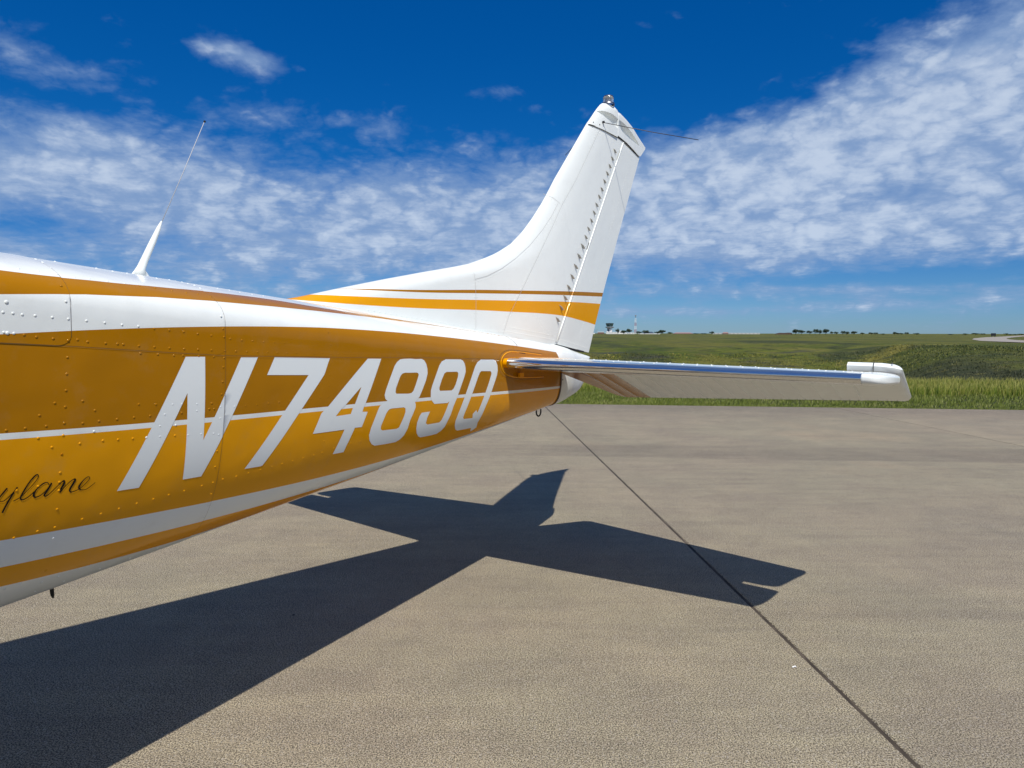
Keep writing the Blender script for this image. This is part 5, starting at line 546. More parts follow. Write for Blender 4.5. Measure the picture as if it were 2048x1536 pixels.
# ---- lettering laid on the skin
def decal(name, loops, mt, off=.0006):
    L = [[Vector((a, v*1.6, 0)) for a, v in lp] for lp in loops]; tris = mgeo.tessellate_polygon(L); vs = [p for lp in L for p in lp]
    bm = bmesh.new(); bv = [bm.verts.new(p) for p in vs]
    for tr in tris:
        try: bm.faces.new([bv[i] for i in tr])
        except ValueError: pass
    xs = [p.x for p in vs]; ys = [p.y for p in vs]
    cuts = [(Vector((x, 0, 0)), Vector((1, 0, 0))) for x in np.arange(min(xs), max(xs), .026)]+[(Vector((0, y, 0)), Vector((0, 1, 0))) for y in np.arange(min(ys), max(ys), .014)]
    cuts += [(Vector((A2+d, 0, 0)), Vector((1, 0, 0))) for d in (-.0005, .0005)]
    for co, no in cuts: bmesh.ops.bisect_plane(bm, geom=bm.verts[:]+bm.edges[:]+bm.faces[:], plane_co=co, plane_no=no, dist=1e-6)
    for v in bm.verts:
        a, vv = v.co.x, v.co.y/1.6; v.co = Vector(surf(a, vv, poff(a, vv)+off))
    bmesh.ops.recalc_face_normals(bm, faces=bm.faces[:])
    me = bpy.data.meshes.new(name); bm.to_mesh(me); bm.free(); me.materials.append(mt); me.polygons.foreach_set('use_smooth', [True]*len(me.polygons))
    o = bpy.data.objects.new(name, me); COL.objects.link(o); o.parent = plane; return o
for k, lp in LETTERS.items(): decal('registration_letter', lp, PLT)
V_ = []; F_ = []
for s_ in SCRIPT:
    b0 = len(V_)
    for a, v, a2, v2 in s_: V_ += [surf(a, v, poff(a, v)+.0007), surf(a2, v2, poff(a2, v2)+.0007)]
    F_ += [(b0+2*i, b0+2*i+1, b0+2*i+3, b0+2*i+2) for i in range(len(s_)-1)]
mesh('script_lettering', V_, F_, INK, plane)

# ---- rivets (domed heads) as real geometry
def dome(V_, F_, UV, p, n, r, h, uv=(0, 0)):
    p = Vector(p); n = Vector(n).normalized(); u = n.orthogonal().normalized(); w_ = n.cross(u); b0 = len(V_)
    for rr_, hh_ in ((1., -.1), (.85, .55), (.45, .92)):
        for k in range(8): a = k*math.pi/4; V_.append(tuple(p+(u*math.cos(a)+w_*math.sin(a))*r*rr_+n*h*hh_)); UV.append(uv)
    V_.append(tuple(p+n*h)); UV.append(uv)
    F_ += [(b0+i*8+k, b0+i*8+(k+1) % 8, b0+(i+1)*8+(k+1) % 8, b0+(i+1)*8+k) for i in (0, 1) for k in range(8)]+[(b0+16+k, b0+16+(k+1) % 8, b0+24) for k in range(8)]
def inpoly(a, v, lp):
    c_ = False; j = len(lp)-1
    for i in range(len(lp)):
        if (lp[i][1] > v) != (lp[j][1] > v) and a < (lp[j][0]-lp[i][0])*(v-lp[i][1])/(lp[j][1]-lp[i][1])+lp[i][0]: c_ = not c_
        j = i
    return c_
SETS = {'P': ([], [], []), 'W': ([], [], [])}
def frivet(a, v, r=.0042, h=.0018, s=1):
    wht = s == 1 and any(sum(inpoly(a, v, lp) for lp in L) % 2 for L in LETTERS.values())
    S_ = SETS['W' if wht else 'P']; po_ = poff(a, v)
    p = surf(a, v*s, po_); p2 = surf(a, v*s, po_+.01); dome(*S_, p, Vector(p2)-Vector(p), r, h, ((a+3)/4, v))
for a, v in RIVETS: frivet(a, v, .0031 if a < -1.5 else .0025, .0012 if a < -1.5 else .0009)
for s in (1, -1):                       # the rows a photograph cannot list one by one
    for a in np.arange(-2.25, .6, .05):
        if a < -2.1 or s == -1: frivet(a, lap(a)-.012, s=s); frivet(a, lap(a)-.05, s=s)
        frivet(a, .875, .003, .0016, s)
    for a in np.arange(-.2, .66, .03): frivet(a, .12+.02*(a > .2), .0028, .0012, s)
    for v in np.arange(.33, .86, .03): frivet(.665, v, .003, .0012, s)
for k, nm in (('P', PF), ('W', PLT)):
    V_, F_, UV = SETS[k]; o = mesh('rivets', V_, F_, nm, plane, smooth=True, uv=UV); o['kind'] = 'stuff'

# ---- tail fairing behind the bulkhead, bulkhead ring
V_ = []; secs = [(.655, .109, 1.237, .893), (.69, .1122, 1.2405, .889), (.72, .112, 1.240, .887), (.80, .103, 1.229, .894), (.86, .094, 1.219, .905), (.885, .088, 1.214, .912), (.93, .074, 1.205, .921), (1.0, .057, 1.193, .937), (1.06, .042, 1.182, .957), (1.10, .033, 1.175, .985), (1.125, .028, 1.170, 1.020), (1.15, .022, 1.166, 1.070), (1.175, .014, 1.161, 1.125), (1.20, .004, 1.156, 1.152)]
for a, hw, zt, zb in secs:
    for k in range(40):
        th = 2*math.pi*k/40; c_, s_ = math.cos(th), math.sin(th); n = 2.3; zc = zt-(zt-zb)*.30; h_ = (zt-zc) if c_ > 0 else (zc-zb)
        V_.append((a, hw*math.copysign(abs(s_)**(2/n), s_), zc+h_*math.copysign(abs(c_)**(2/n), c_)))
mesh('tail_fairing', V_, grid_faces(len(secs), 40, True), PW, plane, sharp=50)
V_ = []; 
for a, d in ((.672, .003), (.688, .003), (.688, -.01)):
    for v in np.linspace(.31, 1.69, 60): V_.append(surf(a if a < .68 else .68, v if v <= 1 else v-2, d)); V_[-1] = (a, V_[-1][1], V_[-1][2])
mesh('bulkhead_edge', V_, grid_faces(3, 60), simple('bulkhead_brown', (.10, .045, .01), .6), plane)
V_, F_, UV = [], [], []
for s in (1, -1):
    for z in (1.10, 1.04, .98, .93, .90): 
        hw = .1125*abs(1-((1.137-z)/.25)**2.3)**(1/2.3)
        dome(V_, F_, UV, (.71, -s*hw, z), (0, -s, -.2), .004, .002)
mesh('fairing_screws', V_, F_, BLACK, plane)['kind'] = 'stuff'

# ---- fin
LEZ = [(1.10, -1.9), (1.30, -1.55), (1.385, -1.16), (1.408, -1.018), (1.425, -.94), (1.458, -.795), (1.504, -.582), (1.560, -.309), (1.593, -.139), (1.621, -.006), (1.662, .127), (1.696, .223), (1.754, .343), (1.830, .448), (1.909, .534), (2.001, .623), (2.08, .690), (2.156, .750), (2.54, 1.092)]
CAPE = [(1.092, 2.54), (1.138, 2.585), (1.187, 2.636), (1.223, 2.670), (1.259, 2.700), (1.285, 2.715), (1.318, 2.724), (1.362, 2.730), (1.405, 2.731), (1.434, 2.722), (1.470, 2.714), (1.493, 2.711)]
def a_le(z): return float(np.interp(z, [p[0] for p in LEZ], [p[1] for p in LEZ]))
def a_h(z): return .733+(z-1.244)*(1.513-.733)/(2.5-1.244)
def a_te(z): return float(np.interp(z, [1.183, 1.366, 1.562, 2.06, 2.498, 2.6], [1.183, 1.262, 1.352, 1.600, 1.822, 1.87]))
def tmax(z): return .060+(.030-.060)*(z-1.2)/(2.55-1.2)
def fth(a, z):               # half thickness of fin + rudder
    d = a-a_le(z); h = a_h(z); T_ = tmax(z); L0 = .34-.10*(z-1.2)/1.35
    if d <= 0: return 0.
    x = min(d/L0, 1.); f = (1-(1-x)**2.2)**.5
    back = 1-.30*min(max((a-(h-.45))/.45, 0), 1)**2
    v = T_*f*back
    if a > h: u = (a-h)/(a_te(z)-h); v = T_*.70*(1-u)+.0035*u
    return v
def foilgrid(rows, name, mt, close=True, sharp=40):
    """rows: list of [(a, z, halfthickness)...]; mirrored to a closed shell"""
    V_ = []; m = len(rows[0])
    for r_ in rows:
        V_ += [(a, -h, z) for a, z, h in r_]+[(a, h, z) for a, z, h in r_[::-1]]
    F_ = grid_faces(len(rows), 2*m, True); F_ += [tuple(range(2*m))[::-1], tuple((len(rows)-1)*2*m+k for k in range(2*m))] if close else []
    return mesh(name, V_, F_, mt, plane, sharp=sharp)
rows = []
for z in np.concatenate([np.linspace(1.16, 1.40, 10), np.linspace(1.405, 1.56, 22), np.linspace(1.575, 2.54, 44)]):
    al, ah = a_le(z), a_h(z)-.006; u = np.concatenate([(np.linspace(0, 1, 16)**2)*.30, np.linspace(.30, 1, 26)[1:]]); L_ = ah-al
    dd_ = [min(x*L_, x*L_) for x in u]
    if L_ > .9: dd_ = list((np.linspace(0, 1, 16)**2)*.34)+list(np.linspace(.34, L_, 26)[1:])
    rows.append([(al+d, z, max(fth(al+d, z), .0006)) for d in dd_])
foilgrid(rows, 'vertical_fin', PFIN)
# rudder
rows = []
for z in np.linspace(0, 1, 50):
    r_ = []
    zh, zt_ = 1.239+z*(2.53-1.239), 1.183+z*(2.497-1.183)
    for u in np.concatenate([np.linspace(0, .12, 6), np.linspace(.16, 1, 22)]):
        zz_ = zh+(zt_-zh)*u; ah, at_ = a_h(zz_)+.001, a_te(zz_); a = ah+(at_-ah)*u; h = fth(a, zz_)
        if u < .12: h *= .80+.20*math.sqrt(1-(1-u/.12)**2)
        r_.append((a, zz_, max(h, .0012)))
    rows.append(r_)
foilgrid(rows, 'rudder', PFIN)
# fin cap with its scooped flute, and the rudder horn
def lens(a, z, L):
    return L
def tipshape(name, outline_top, outline_bot, a0, a1, flute, nx=70, nz=40, T0=.030, nose=True, mt=PW):
    rows = []
    for u in np.linspace(0, 1, nz):
        r_ = []
        for w_ in np.linspace(0, 1, nx):
            a = a0+(a1-a0)*(w_**(1.5 if nose else 1.)); zb_ = np.interp(a, *zip(*outline_bot)); zt_ = np.interp(a, *zip(*outline_top)); uu = math.sin(u*math.pi/2); z = zb_+(zt_-zb_)*uu
            h = max(fth(a, min(z, 2.54)), 0) if not nose else 0
            if nose:
                al = a_le(2.54) if z <= 2.54 else float(np.interp(z, [p[1] for p in CAPE[:8]], [p[0] for p in CAPE[:8]])); d = max(a-al, 0); h = (tmax(2.54)+.004)*(1-(1-min(d/.20, 1))**2.2)**.5
            if not nose: h = (h*.85+.009)*math.sqrt(max(1-(1-min((a-a0)/.012+.02, 1))**2, 0))*(1-.35*max((a-1.7)/.2, 0))
            h *= math.sqrt(max(1-max((uu-.80)/.20, 0)**2, 0)) if zt_-zb_ > .02 else 1
            (fa0, fa1, fzt, fzb, dep) = flute
            if fa0 < a < fa1:
                q_ = (a-fa0)/(fa1-fa0); zu, zl = fzt(q_), fzb(q_)
                if zl < z < zu:
                    k_ = (z-zl)/(zu-zl); h -= dep*math.sin(math.pi*q_)**.6*(math.sin(k_/.30*math.pi/2) if k_ < .30 else math.cos((k_-.30)/.70*math.pi/2)**1.0)
            r_.append((a, z, max(h, .0008)))
        rows.append(r_)
    return foilgrid(rows, name, mt, sharp=32)
CT_ = CAPE
tipshape('fin_cap', CAPE[:10]+[(1.44, 2.716)], [(1.08, 2.541), (1.44, 2.541)], 1.094, 1.436,
         (1.20, 1.46, lambda q: 2.646+.016*math.sin(math.pi*q), lambda q: 2.644-.052*q**.8, .027), nx=90, nz=64)
RTOP = [(1.436, 2.698), (1.46, 2.710), (1.493, 2.711), (1.58, 2.696), (1.675, 2.673), (1.773, 2.636), (1.875, 2.597), (1.905, 2.580)]
RBOT = [(1.436, 2.555), (1.581, 2.540), (1.70, 2.520), (1.786, 2.503), (1.825, 2.505), (1.86, 2.535), (1.905, 2.572)]
tipshape('rudder_horn', RTOP, RBOT, 1.440, 1.902, (1.452, 1.805, lambda q: 2.655-.004*math.sin(q)-.085*q**1.3+.010*math.sin(math.pi*q), lambda q: 2.625-.085*q**.55*(1-.35*q), .025), nx=100, nz=56, nose=False)
strip2 = []
def fstrip(name, pts, wid, mt, lift=.0012, parent=plane, sides=(1, -1)):
    for s in sides:
        V_ = []; n = len(pts)
        P_ = [Vector((a, -s*(fth(a, min(z, 2.54))+lift), z)) for a, z in pts]
        for i in range(n):
            tg_ = (P_[min(i+1, n-1)]-P_[max(i-1, 0)]).normalized(); sd_ = tg_.cross(Vector((0, -s, 0))).normalized()*wid/2; V_ += [tuple(P_[i]-sd_), tuple(P_[i]+sd_)]
        mesh(name, V_, [(2*i, 2*i+1, 2*i+3, 2*i+2) for i in range(n-1)], mt, parent)
def dens_(pts, st=.02):
    o = []
    for (a, z), (a2, z2) in zip(pts, pts[1:]):
        k = max(1, int(math.hypot(a2-a, z2-z)/st)); o += [(a+(a2-a)*i/k, z+(z2-z)*i/k) for i in range(k)]
    return o+[pts[-1]]
FSEAM = simple('fin_seam', (.50, .50, .48), .7)
LN_ = {'v': [(-.03, 1.61), (-.028, 1.593), (-.018, 1.544), (-.012, 1.462), (-.014, 1.311)], 'c': [(-.018, 1.545), (.077, 1.568), (.2, 1.615), (.33, 1.679), (.457, 1.755), (.578, 1.85), (.67, 1.938), (.74, 2.019)],
       'x': [(.641, 2.06), (.70, 2.045), (.759, 2.021)], 's': [(.208, 1.291), (.256, 1.381), (.377, 1.524), (.526, 1.707), (.672, 1.881), (.778, 2.018), (.92, 2.173), (1.21, 2.533)]}
for k in 'vcxs': fstrip('seam', dens_(LN_[k]), .0018, FSEAM)
fstrip('seam', dens_([(1.098, 2.541), (1.30, 2.5415), (1.432, 2.541)]), .006, BLACK, .0045)
fstrip('seam', dens_([(1.436, 2.549), (1.581, 2.536), (1.70, 2.516), (1.80, 2.499)]), .008, BLACK, .0030)
fstrip('hinge_slot', dens_([(a_h(z)-.0, z) for z in (2.40, 2.47)]), .008, BLACK, .002)
fstrip('hinge_slot', dens_([(a_h(z)-.004, z) for z in (1.80, 1.845)]), .006, BLACK, .002)
# rounded hinge line of the rudder catches the sun
for s in (1, -1): MB().tube([(a_h(z)+.006, -s*(fth(a_h(z)-.008, z)-.001), z) for z in np.linspace(1.25, 2.53, 12)], .0062, 10).build('hinge_tube', PFIN, plane, True)
# rudder gap at the foot
gv = [(a, y, z_) for a, z_ in ((.80, 1.2345), (1.10, 1.1925), (1.10, 1.186), (.80, 1.218)) for y in (-.018, .018)]
MB().add(gv, [(0, 1, 3, 2), (2, 3, 5, 4), (4, 5, 7, 6), (6, 7, 1, 0), (0, 2, 4, 6), (7, 5, 3, 1)]).build('rudder_gap', BLACK, plane)
# rivet rows of fin and rudder
V_, F_, UV = [], [], []
def row(pts, st, da=0., dz=0., r=.0030):
    P_ = dens_(pts, st)
    for a, z in P_:
        for s in (1,): h = fth(a+da, z+dz); dome(V_, F_, UV, (a+da, -s*h, z+dz), (0, -s, 0), r, .0018)
row(LN_['v'], .024, -.010); row(LN_['v'], .024, .010); row(LN_['c'], .024, 0, -.012); row(LN_['s'], .024, -.014); row(LN_['s'][1:], .024, .014)
row([(a_h(z)-.035, z) for z in np.linspace(1.26, 2.48, 8)], .022); row([(a_h(z)+.030, z) for z in np.linspace(1.24, 2.48, 8)], .018)
row([(a_h(z)+.055, z) for z in np.linspace(1.28, 2.48, 8)], .03); row([(a_h(z)+.62*(a_te(z)-a_h(z)), z) for z in np.linspace(1.24, 2.48, 8)], .022)
row([(.02, 1.305), (.20, 1.300), (.24, 1.303), (.70, 1.262)], .018); row([(.26, 1.325), (.69, 1.285)], .022); row([(.80, 1.262), (1.16, 1.210)], .020)
row([(.48, 1.41), (.55, 1.345), (.66, 1.275)], .022); row([(.50, 1.415), (.58, 1.345), (.69, 1.285)], .022); row([(-.02, 1.315), (-.7, 1.375)], .03)
row([(.69, 2.035), (.80, 1.94), (.97, 1.80)], .035); row([(1.0, 1.81), (1.02, 1.75), (1.05, 1.72)], .02); row([(1.12, 1.66), (1.17, 1.58), (1.19, 1.53)], .02)
row([(.40, 1.47), (.46, 1.41)], .022)
mesh('rivets', V_, F_, PFIN, plane)['kind'] = 'stuff'
V_, F_, UV = [], [], []
for a, z in [(1.125, 2.556), (1.205, 2.562), (1.29, 2.560), (1.36, 2.558), (1.41, 2.560), (1.42, 2.68)]: dome(V_, F_, UV, (a, -.030, z), (0, -1, 0), .005, .002)
mesh('cap_screws', V_, F_, DARKROD, plane)['kind'] = 'stuff'
V_, F_, UV = [], [], []
for k in range(9):
    a = 1.49+k*.037; z = float(np.interp(a, *zip(*RBOT)))+.016; dome(V_, F_, UV, (a, -fth(a, 2.52), z), (0, -1, 0), .0035, .002)
mesh('horn_rivets', V_, F_, PW, plane)['kind'] = 'stuff'
# vortex generators
VG = [(1.418, 2.447), (1.385, 2.394), (1.353, 2.341), (1.32, 2.29), (1.285, 2.235), (1.251, 2.181), (1.22, 2.131), (1.187, 2.077), (1.156, 2.026), (1.123, 1.974), (1.090, 1.921), (1.058, 1.868), (1.018, 1.81), (.977, 1.748), (.939, 1.685), (.9, 1.623), (.861, 1.56), (.822, 1.498), (.78, 1.439), (.743, 1.372)]
vgm = None; VGM = simple('vane_grey', (.42, .41, .37), .5)
for i, (a, z) in enumerate(VG):
    k = 1. if i < 12 else 1.25; k = k*.98; h = fth(a, z)
    vs = []
    for s_ in (-.0008, .0008):
        vs += [(-.016, -.0*1-.0, .013+s_), (.014, 0, -.011+s_), (.014, -.012, -.011+s_), (-.004, -.011, .004+s_)]
    if vgm is None: vgm = MB().add(vs, [(0, 1, 2, 3), (7, 6, 5, 4), (0, 4, 5, 1), (1, 5, 6, 2), (2, 6, 7, 3), (3, 7, 4, 0)]).build('vortex_generator', VGM, plane); o = vgm
    else: o = vgm.copy(); COL.objects.link(o)
    o.location = (a-.006, -h+.001, z+.004); o.scale = (k, k, k)
# beacon
bc = MB().lathe((1.362, 0, 2.722), [(.040, 0), (.040, .012), (.036, .014)], 24).build('beacon_base', STEEL, plane, True)
gl, t, b = mat('beacon_glass'); b.inputs['Base Color'].default_value = (.75, .78, .82, 1); b.inputs['Roughness'].default_value = .04; b.inputs['Transmission Weight'].default_value = .85
bl = MB().lathe((1.362, 0, 2.736), [(.033, 0), (.033, .030), (.028, .037), (.001, .039)], 24).build('beacon_lens', gl, bc, True)
MB().lathe((1.362, 0, 2.736), [(.014, 0), (.014, .026), (.001, .028)], 12).build('flash_tube', STEEL, bc, True)
MB().lathe((1.362, 0, 2.772), [(.031, 0), (.029, .006), (.001, .007)], 20).build('beacon_top', STEEL, bc, True)
# whiskers
for s in (1, -1):
    rt_ = (1.239, -s*.033, 2.583); tp = (1.652, -s*.4815, 2.525)
    tp = (tp[0], tp[1], tp[2]-.016*s)
    o = MB().tube([rt_, tuple(Vector(rt_).lerp(Vector(tp), .5)-Vector((0, 0, .004))), tp], .0022, 6).build('whisker_antenna', DARKROD, plane, True)
    MB().tube([(1.239, -s*.024, 2.583), (1.240, -s*.042, 2.586)], .007, 8).build('insulator', BLACK, o, True)

# ---- horizontal tail
HA = .600; ZC = 1.150; DR = R(20.4)
def zc(a): return ZC+.004-.024*a/.6
PHG = [PW, PG]
def le_h(o): return (min(o, 1.712)-.228)*.0925
def te_x(o): return .585+(o-.218)*(.303-.585)/(1.77-.218)
def hth(x): return 5*(.2969*math.sqrt(max(x, 0))-.126*x-.3516*x*x+.2843*x**3-.1036*x**4)
def stab_h(a, o):            # half thickness
    al = le_h(o); c_ = HA+te_x(o)*.93-al; T_ = .070+(.052-.070)*(o-.2)/1.5
    x_ = min(max((a-al)/c_, 0), 1); d_ = max(a-al, 0); Hm = T_/2; rn = .0205-.0045*(o-.2)/1.5
    if x_ < .3: return rn*math.sqrt(1-(1-min(d_/rn, 1))**2)+(Hm-rn)*(1-(1-x_/.3)**2)
    return Hm*hth(x_)/.5
for s in (1, -1):
    xs = np.concatenate([(np.linspace(0, 1, 22)**2.4)*.22, np.linspace(.22, 1, 14)[1:]]); os_ = list(np.linspace(.10, 1.60, 50))+list(np.linspace(1.602, 1.712, 6))
    V_ = []; mi = []
    for o in os_:
        al = le_h(o); ae = (HA-.014) if o < 1.601 else .425
        for up_ in (1, -1):
            for x in (xs[::-1] if up_ == 1 else xs[1:]):
                a = al+(ae-al)*x; V_.append((a, -s*o, zc(a)+up_*stab_h(a, o)))
    m_ = len(xs)*2-1; F_ = grid_faces(len(os_), m_, True)
    for f in F_:
        o = abs(V_[f[0]][1]); a = V_[f[0]][0]; mi.append(1 if o < .40-.10*(a-.25) else 0)
    F_ += [tuple((len(os_)-1)*m_+k for k in range(m_))]; mi.append(0)
    st = mesh('horizontal_stabiliser', V_, F_, PHG, plane, midx=mi, sharp=40)
    # polished leading-edge strip
    V_ = []; os2 = np.linspace(.232, 1.708, 60); ws = np.concatenate([-np.linspace(1, 0, 20)**2.4, (np.linspace(0, 1, 20)**2.4)[1:]])
    for o in os2:
        al = le_h(o); 
        for w_ in ws:
            d = abs(w_)*(.040+.05*(1.75-o) if w_ > 0 else .085); h = stab_h(al+d, o)+.0009
            V_.append((al+d-.0010*(1-min(d/.01, 1)), -s*o, zc(al+d)+(math.copysign(h, w_) if w_ else 0.)))
    mesh('leading_edge_strip', V_, grid_faces(60, len(ws)), CHROME, st)
    # moulded tip
    V_ = []; nn = 16
    for i in range(nn):
        u = i/(nn-1)*math.pi/2; o = 1.710+.090*math.sin(u); k = math.cos(u)
        al = le_h(1.712)-.0015+.30*(1-k)**1.6; ae = .424; kk = max(k, .0)**.55
        for up_ in (1, -1):
            for x in (xs[::-1] if up_ == 1 else xs[1:]):
                a = al+(ae-al)*x; a_r = le_h(1.712)+(ae-le_h(1.712))*x
                V_.append((a, -s*o, zc(a)+up_*(stab_h(a_r, 1.712)+.0015)*max(kk, .02)))
    mesh('moulded_tip', V_, grid_faces(nn, m_, True)+[tuple((nn-1)*m_+k for k in range(m_))], PW, st, sharp=50)
    # rivet bumps behind the strip
    V_, F_, UV = [], [], []
    for o in np.arange(.45, 1.70, .062):
        for aa_ in (.125, .30): dome(V_, F_, UV, (le_h(o)+aa_, -s*o, zc(le_h(o)+aa_)+stab_h(le_h(o)+aa_, o)), (0, 0, 1), .0035, .0022)
    mesh('rivets', V_, F_, PW, st)['kind'] = 'stuff'
    # elevator, drooping on its hinge
    cD, sD = math.cos(DR), math.sin(DR)
    def rot(x, y, z): return (HA+x*cD+z*sD, y, zc(HA)-x*sD+z*cD)
    beads = list(np.arange(.30, 1.76, .0865)); oo = sorted(set([round(v, 4) for b_ in beads for v in (b_-.010, b_-.004, b_, b_+.004, b_+.010)]+[.13, .17, .21, .25, 1.600, 1.604, 1.77, 1.785, 1.795, 1.80]+[round(b_+.043, 4) for b_ in beads]))
    V_ = []; mi = []; us = np.concatenate([np.linspace(0, .12, 6), np.linspace(.18, 1, 12)])
    for o in oo:
        tx = te_x(min(o, 1.77)); x0 = -.012
        edge = 1.
        if o > 1.77: k = (o-1.77)/.03; tx = tx*(1-.12*k*k)-.03*k*k
        if o > 1.603: x0 = -.160+.035*max((o-1.72)/.08, 0)**2
        if o < .26: tx = tx*0+(.10+(o-.13)/.13*.475)
        Tn = .0285+(.020-.0285)*(o-.2)/1.6
        for up_ in (1, -1):
            for u in (us[::-1] if up_ == 1 else us[1:]):
                x = x0+(tx-x0)*u
                if o <= 1.603: h = Tn*(1-.86*max(x, 0)/te_x(min(o, 1.77))) if x > .0 else Tn*math.sqrt(max(1-(x/.0125)**2, 0))
                else: h = .0245*math.sqrt(max(1-(1-min((x-x0)/.040, 1))**2, 0))*(1 if x < 0 else 1-.86*x/te_x(1.77))*(1. if o < 1.77 else math.sqrt(max(1-((o-1.77)/.0302)**2, 0.01)))
                bd_ = min(abs(o-b_) for b_ in beads)
                if bd_ < .0095 and .03 < x < tx-.03 and o < 1.6: h += .0035*(1-bd_/.0095)
                V_.append(rot(x, -s*o, up_*h))
    m_ = len(us)*2-1; F_ = grid_faces(len(oo), m_, True)
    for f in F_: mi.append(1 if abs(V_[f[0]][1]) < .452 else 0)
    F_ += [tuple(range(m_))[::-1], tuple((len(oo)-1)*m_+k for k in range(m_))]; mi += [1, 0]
    el_ = mesh('elevator', V_, F_, [PW, PDG], plane, midx=mi, sharp=30)  # inboard end in darker gold: underside shade put into the colour
    # horn joint line and screw
    V_ = []
    for k in range(14):
        th = math.pi*k/13; p = [(-.1365-.0250*math.sin(th)*1., y, .0256*math.cos(th)) for y in (-s*1.699, -s*1.702)]
        V_ += [rot(*q_) for q_ in p]
    mesh('seam', V_, [(2*i, 2*i+1, 2*i+3, 2*i+2) for i in range(13)], BLACK, el_)
    V_, F_, UV = [], [], []
    p = rot(-.145, -s*1.765, .018); dome(V_, F_, UV, p, (-.6, 0, .8), .004, .002)
    for o in np.arange(.30, 1.76, .04): p = rot(te_x(o)-.014, -s*o, -.006); dome(V_, F_, UV, p, (0, 0, -1), .0025, .0015)
    mesh('screws', V_, F_, DARKROD, el_)['kind'] = 'stuff'
    # gasket round the root
    ring = [(.45, .292), (.30, .294), (.15, .300), (.09, .306), (.04, .321), (.0, .345), (-.018, .370), (-.018, .395), (-.005, .425), (.02, .447), (.083, .467), (.17, .479), (.30, .486), (.45, .49)]
    def crm(L, n=5):
        o = []
        for i in range(len(L)-1):
            p0, p1, p2, p3 = (np.array(L[max(i-1, 0)]), np.array(L[i]), np.array(L[i+1]), np.array(L[min(i+2, len(L)-1)]))
            for t_ in np.arange(n)/n: o.append(tuple(.5*(2*p1+(p2-p0)*t_+(2*p0-5*p1+4*p2-p3)*t_**2+(3*p1-p0-3*p2+p3)*t_**3)))
        return o+[L[-1]]
    rp = crm(ring); MB().tube([surf(a, s*v, .0000) for a, v in rp], .0030, 8).build('root_gasket', PG, plane, True)
    strip('gasket_edge', [(a-.022*(1 if a < .2 else 0)*max(0, math.cos((v-.385)*12)), v+(.012 if v > .39 else -.012)) for a, v in rp], .0016, .0024, SEAM, plane, s)
    MB().box((.165, -s*.200, ZC-.058), (.035, .012, .020)).build('root_bracket', PG, plane)
# plain white quad laid on the port strip
V_ = [(a, -o, zc(a)+stab_h(a, o)+.0016) for a, o in ((.050, .262), (.050, .345), (.105, .345), (.105, .262))]; mesh('white_patch', V_, [(0, 1, 2, 3)], simple('patch_white', (.85, .85, .85), .5), plane)

# ---- tie-down ring, whip mast, belly mast
k = Vector((.634, 0, .872)); rp = [(k.x+.014*math.cos(a), -.006*math.cos(a), k.z-.012+.026*math.sin(a)) for a in np.linspace(0, 2*math.pi, 20)]
MB().tube(rp, .0044, 8).build('tie_down_ring', simple('ring_black', (.015, .015, .016), .5), plane, True)
ms = MB()
pts = [(-1.572, 0, 1.445), (-1.566, 0, 1.470), (-1.553, 0, 1.50), (-1.530, 0, 1.55), (-1.510, 0, 1.595), (-1.5005, 0, 1.618)]
mast = ms.tube(pts, [.022, .0125, .0108, .0095, .0065, .0022], 14).build('antenna_mast', PW, plane, True)
V_ = []
for r_, z_, ln in ((.020, 1.4515, 1.7), (.013, 1.461, 1.35), (.009, 1.475, 1.)):
    for k in range(16): a = 2*math.pi*k/16; V_.append((-1.568+r_*ln*math.cos(a), r_*.8*math.sin(a), z_-.09*(r_*ln*math.cos(a))))
V_ = [(x, y, z-(.012 if i < 16 else 0)) for i, (x, y, z) in enumerate(V_)]
mesh('mast_foot', V_, grid_faces(3, 16, True), PW, mast)
MB().tube([(-1.5005, 0, 1.614), (-1.430, 0, 1.775), (-1.354, 0, 1.953)], .0012, 6).build('whip', simple('whip_grey', (.42, .43, .45), .5), mast, True)
MB().lathe((-1.3535, 0, 1.953), [(.0005, -.004), (.0035, -.002), (.0035, .002), (.0005, .004)], 10).build('whip_ball', BLACK, mast, True)
MB().tube([(-1.838, -.01, .575), (-1.836, -.01, .545), (-1.834, -.01, .536)], [.006, .005, .002], 8).build('belly_mast', BLACK, plane, True)

# ------------------------------------------------------------------ far background
def gz_(p): return float(terrain(p.x, p.y))
def foot(px, dist):
    d = ray(px, 700); k = dist/math.hypot(d.x, d.y); p = Vector((d.x*k, d.y*k, 0)); p.z = gz_(p); return p
def mpp(dist, px): d = azel(px, 666)[0]; return dist/CAM['f']*math.cos(d)        # metres per photo pixel, roughly
Wm = simple('white_render', (.72, .72, .70), .7); Gm = simple('cab_glass', (.01, .05, .05), .1); Rm = simple('dark_roof', (.05, .07, .10), .6); Bm = simple('brown_brick', (.16, .09, .07), .8)
Gr = simple('grey_concrete', (.22, .24, .25), .8); Red = simple('mast_red', (.42, .07, .05), .6); Pk = simple('pale_red_roof', (.30, .19, .17), .8); Dk = simple('sign_black', (.012, .013, .016), .6)
def unit(px, D):             # local frame facing the camera
    p = foot(px, D); r_ = Vector((p.y, -p.x, 0)).normalized(); return p, r_, math.atan2(r_.y, r_.x)
D0 = 1100.
def H(py, D, px=1250): return CAM['h']+(666.5-py)*mpp(D, px)/max(math.cos(azel(px, 666)[0]), .1)*math.cos(azel(px, 666)[0])
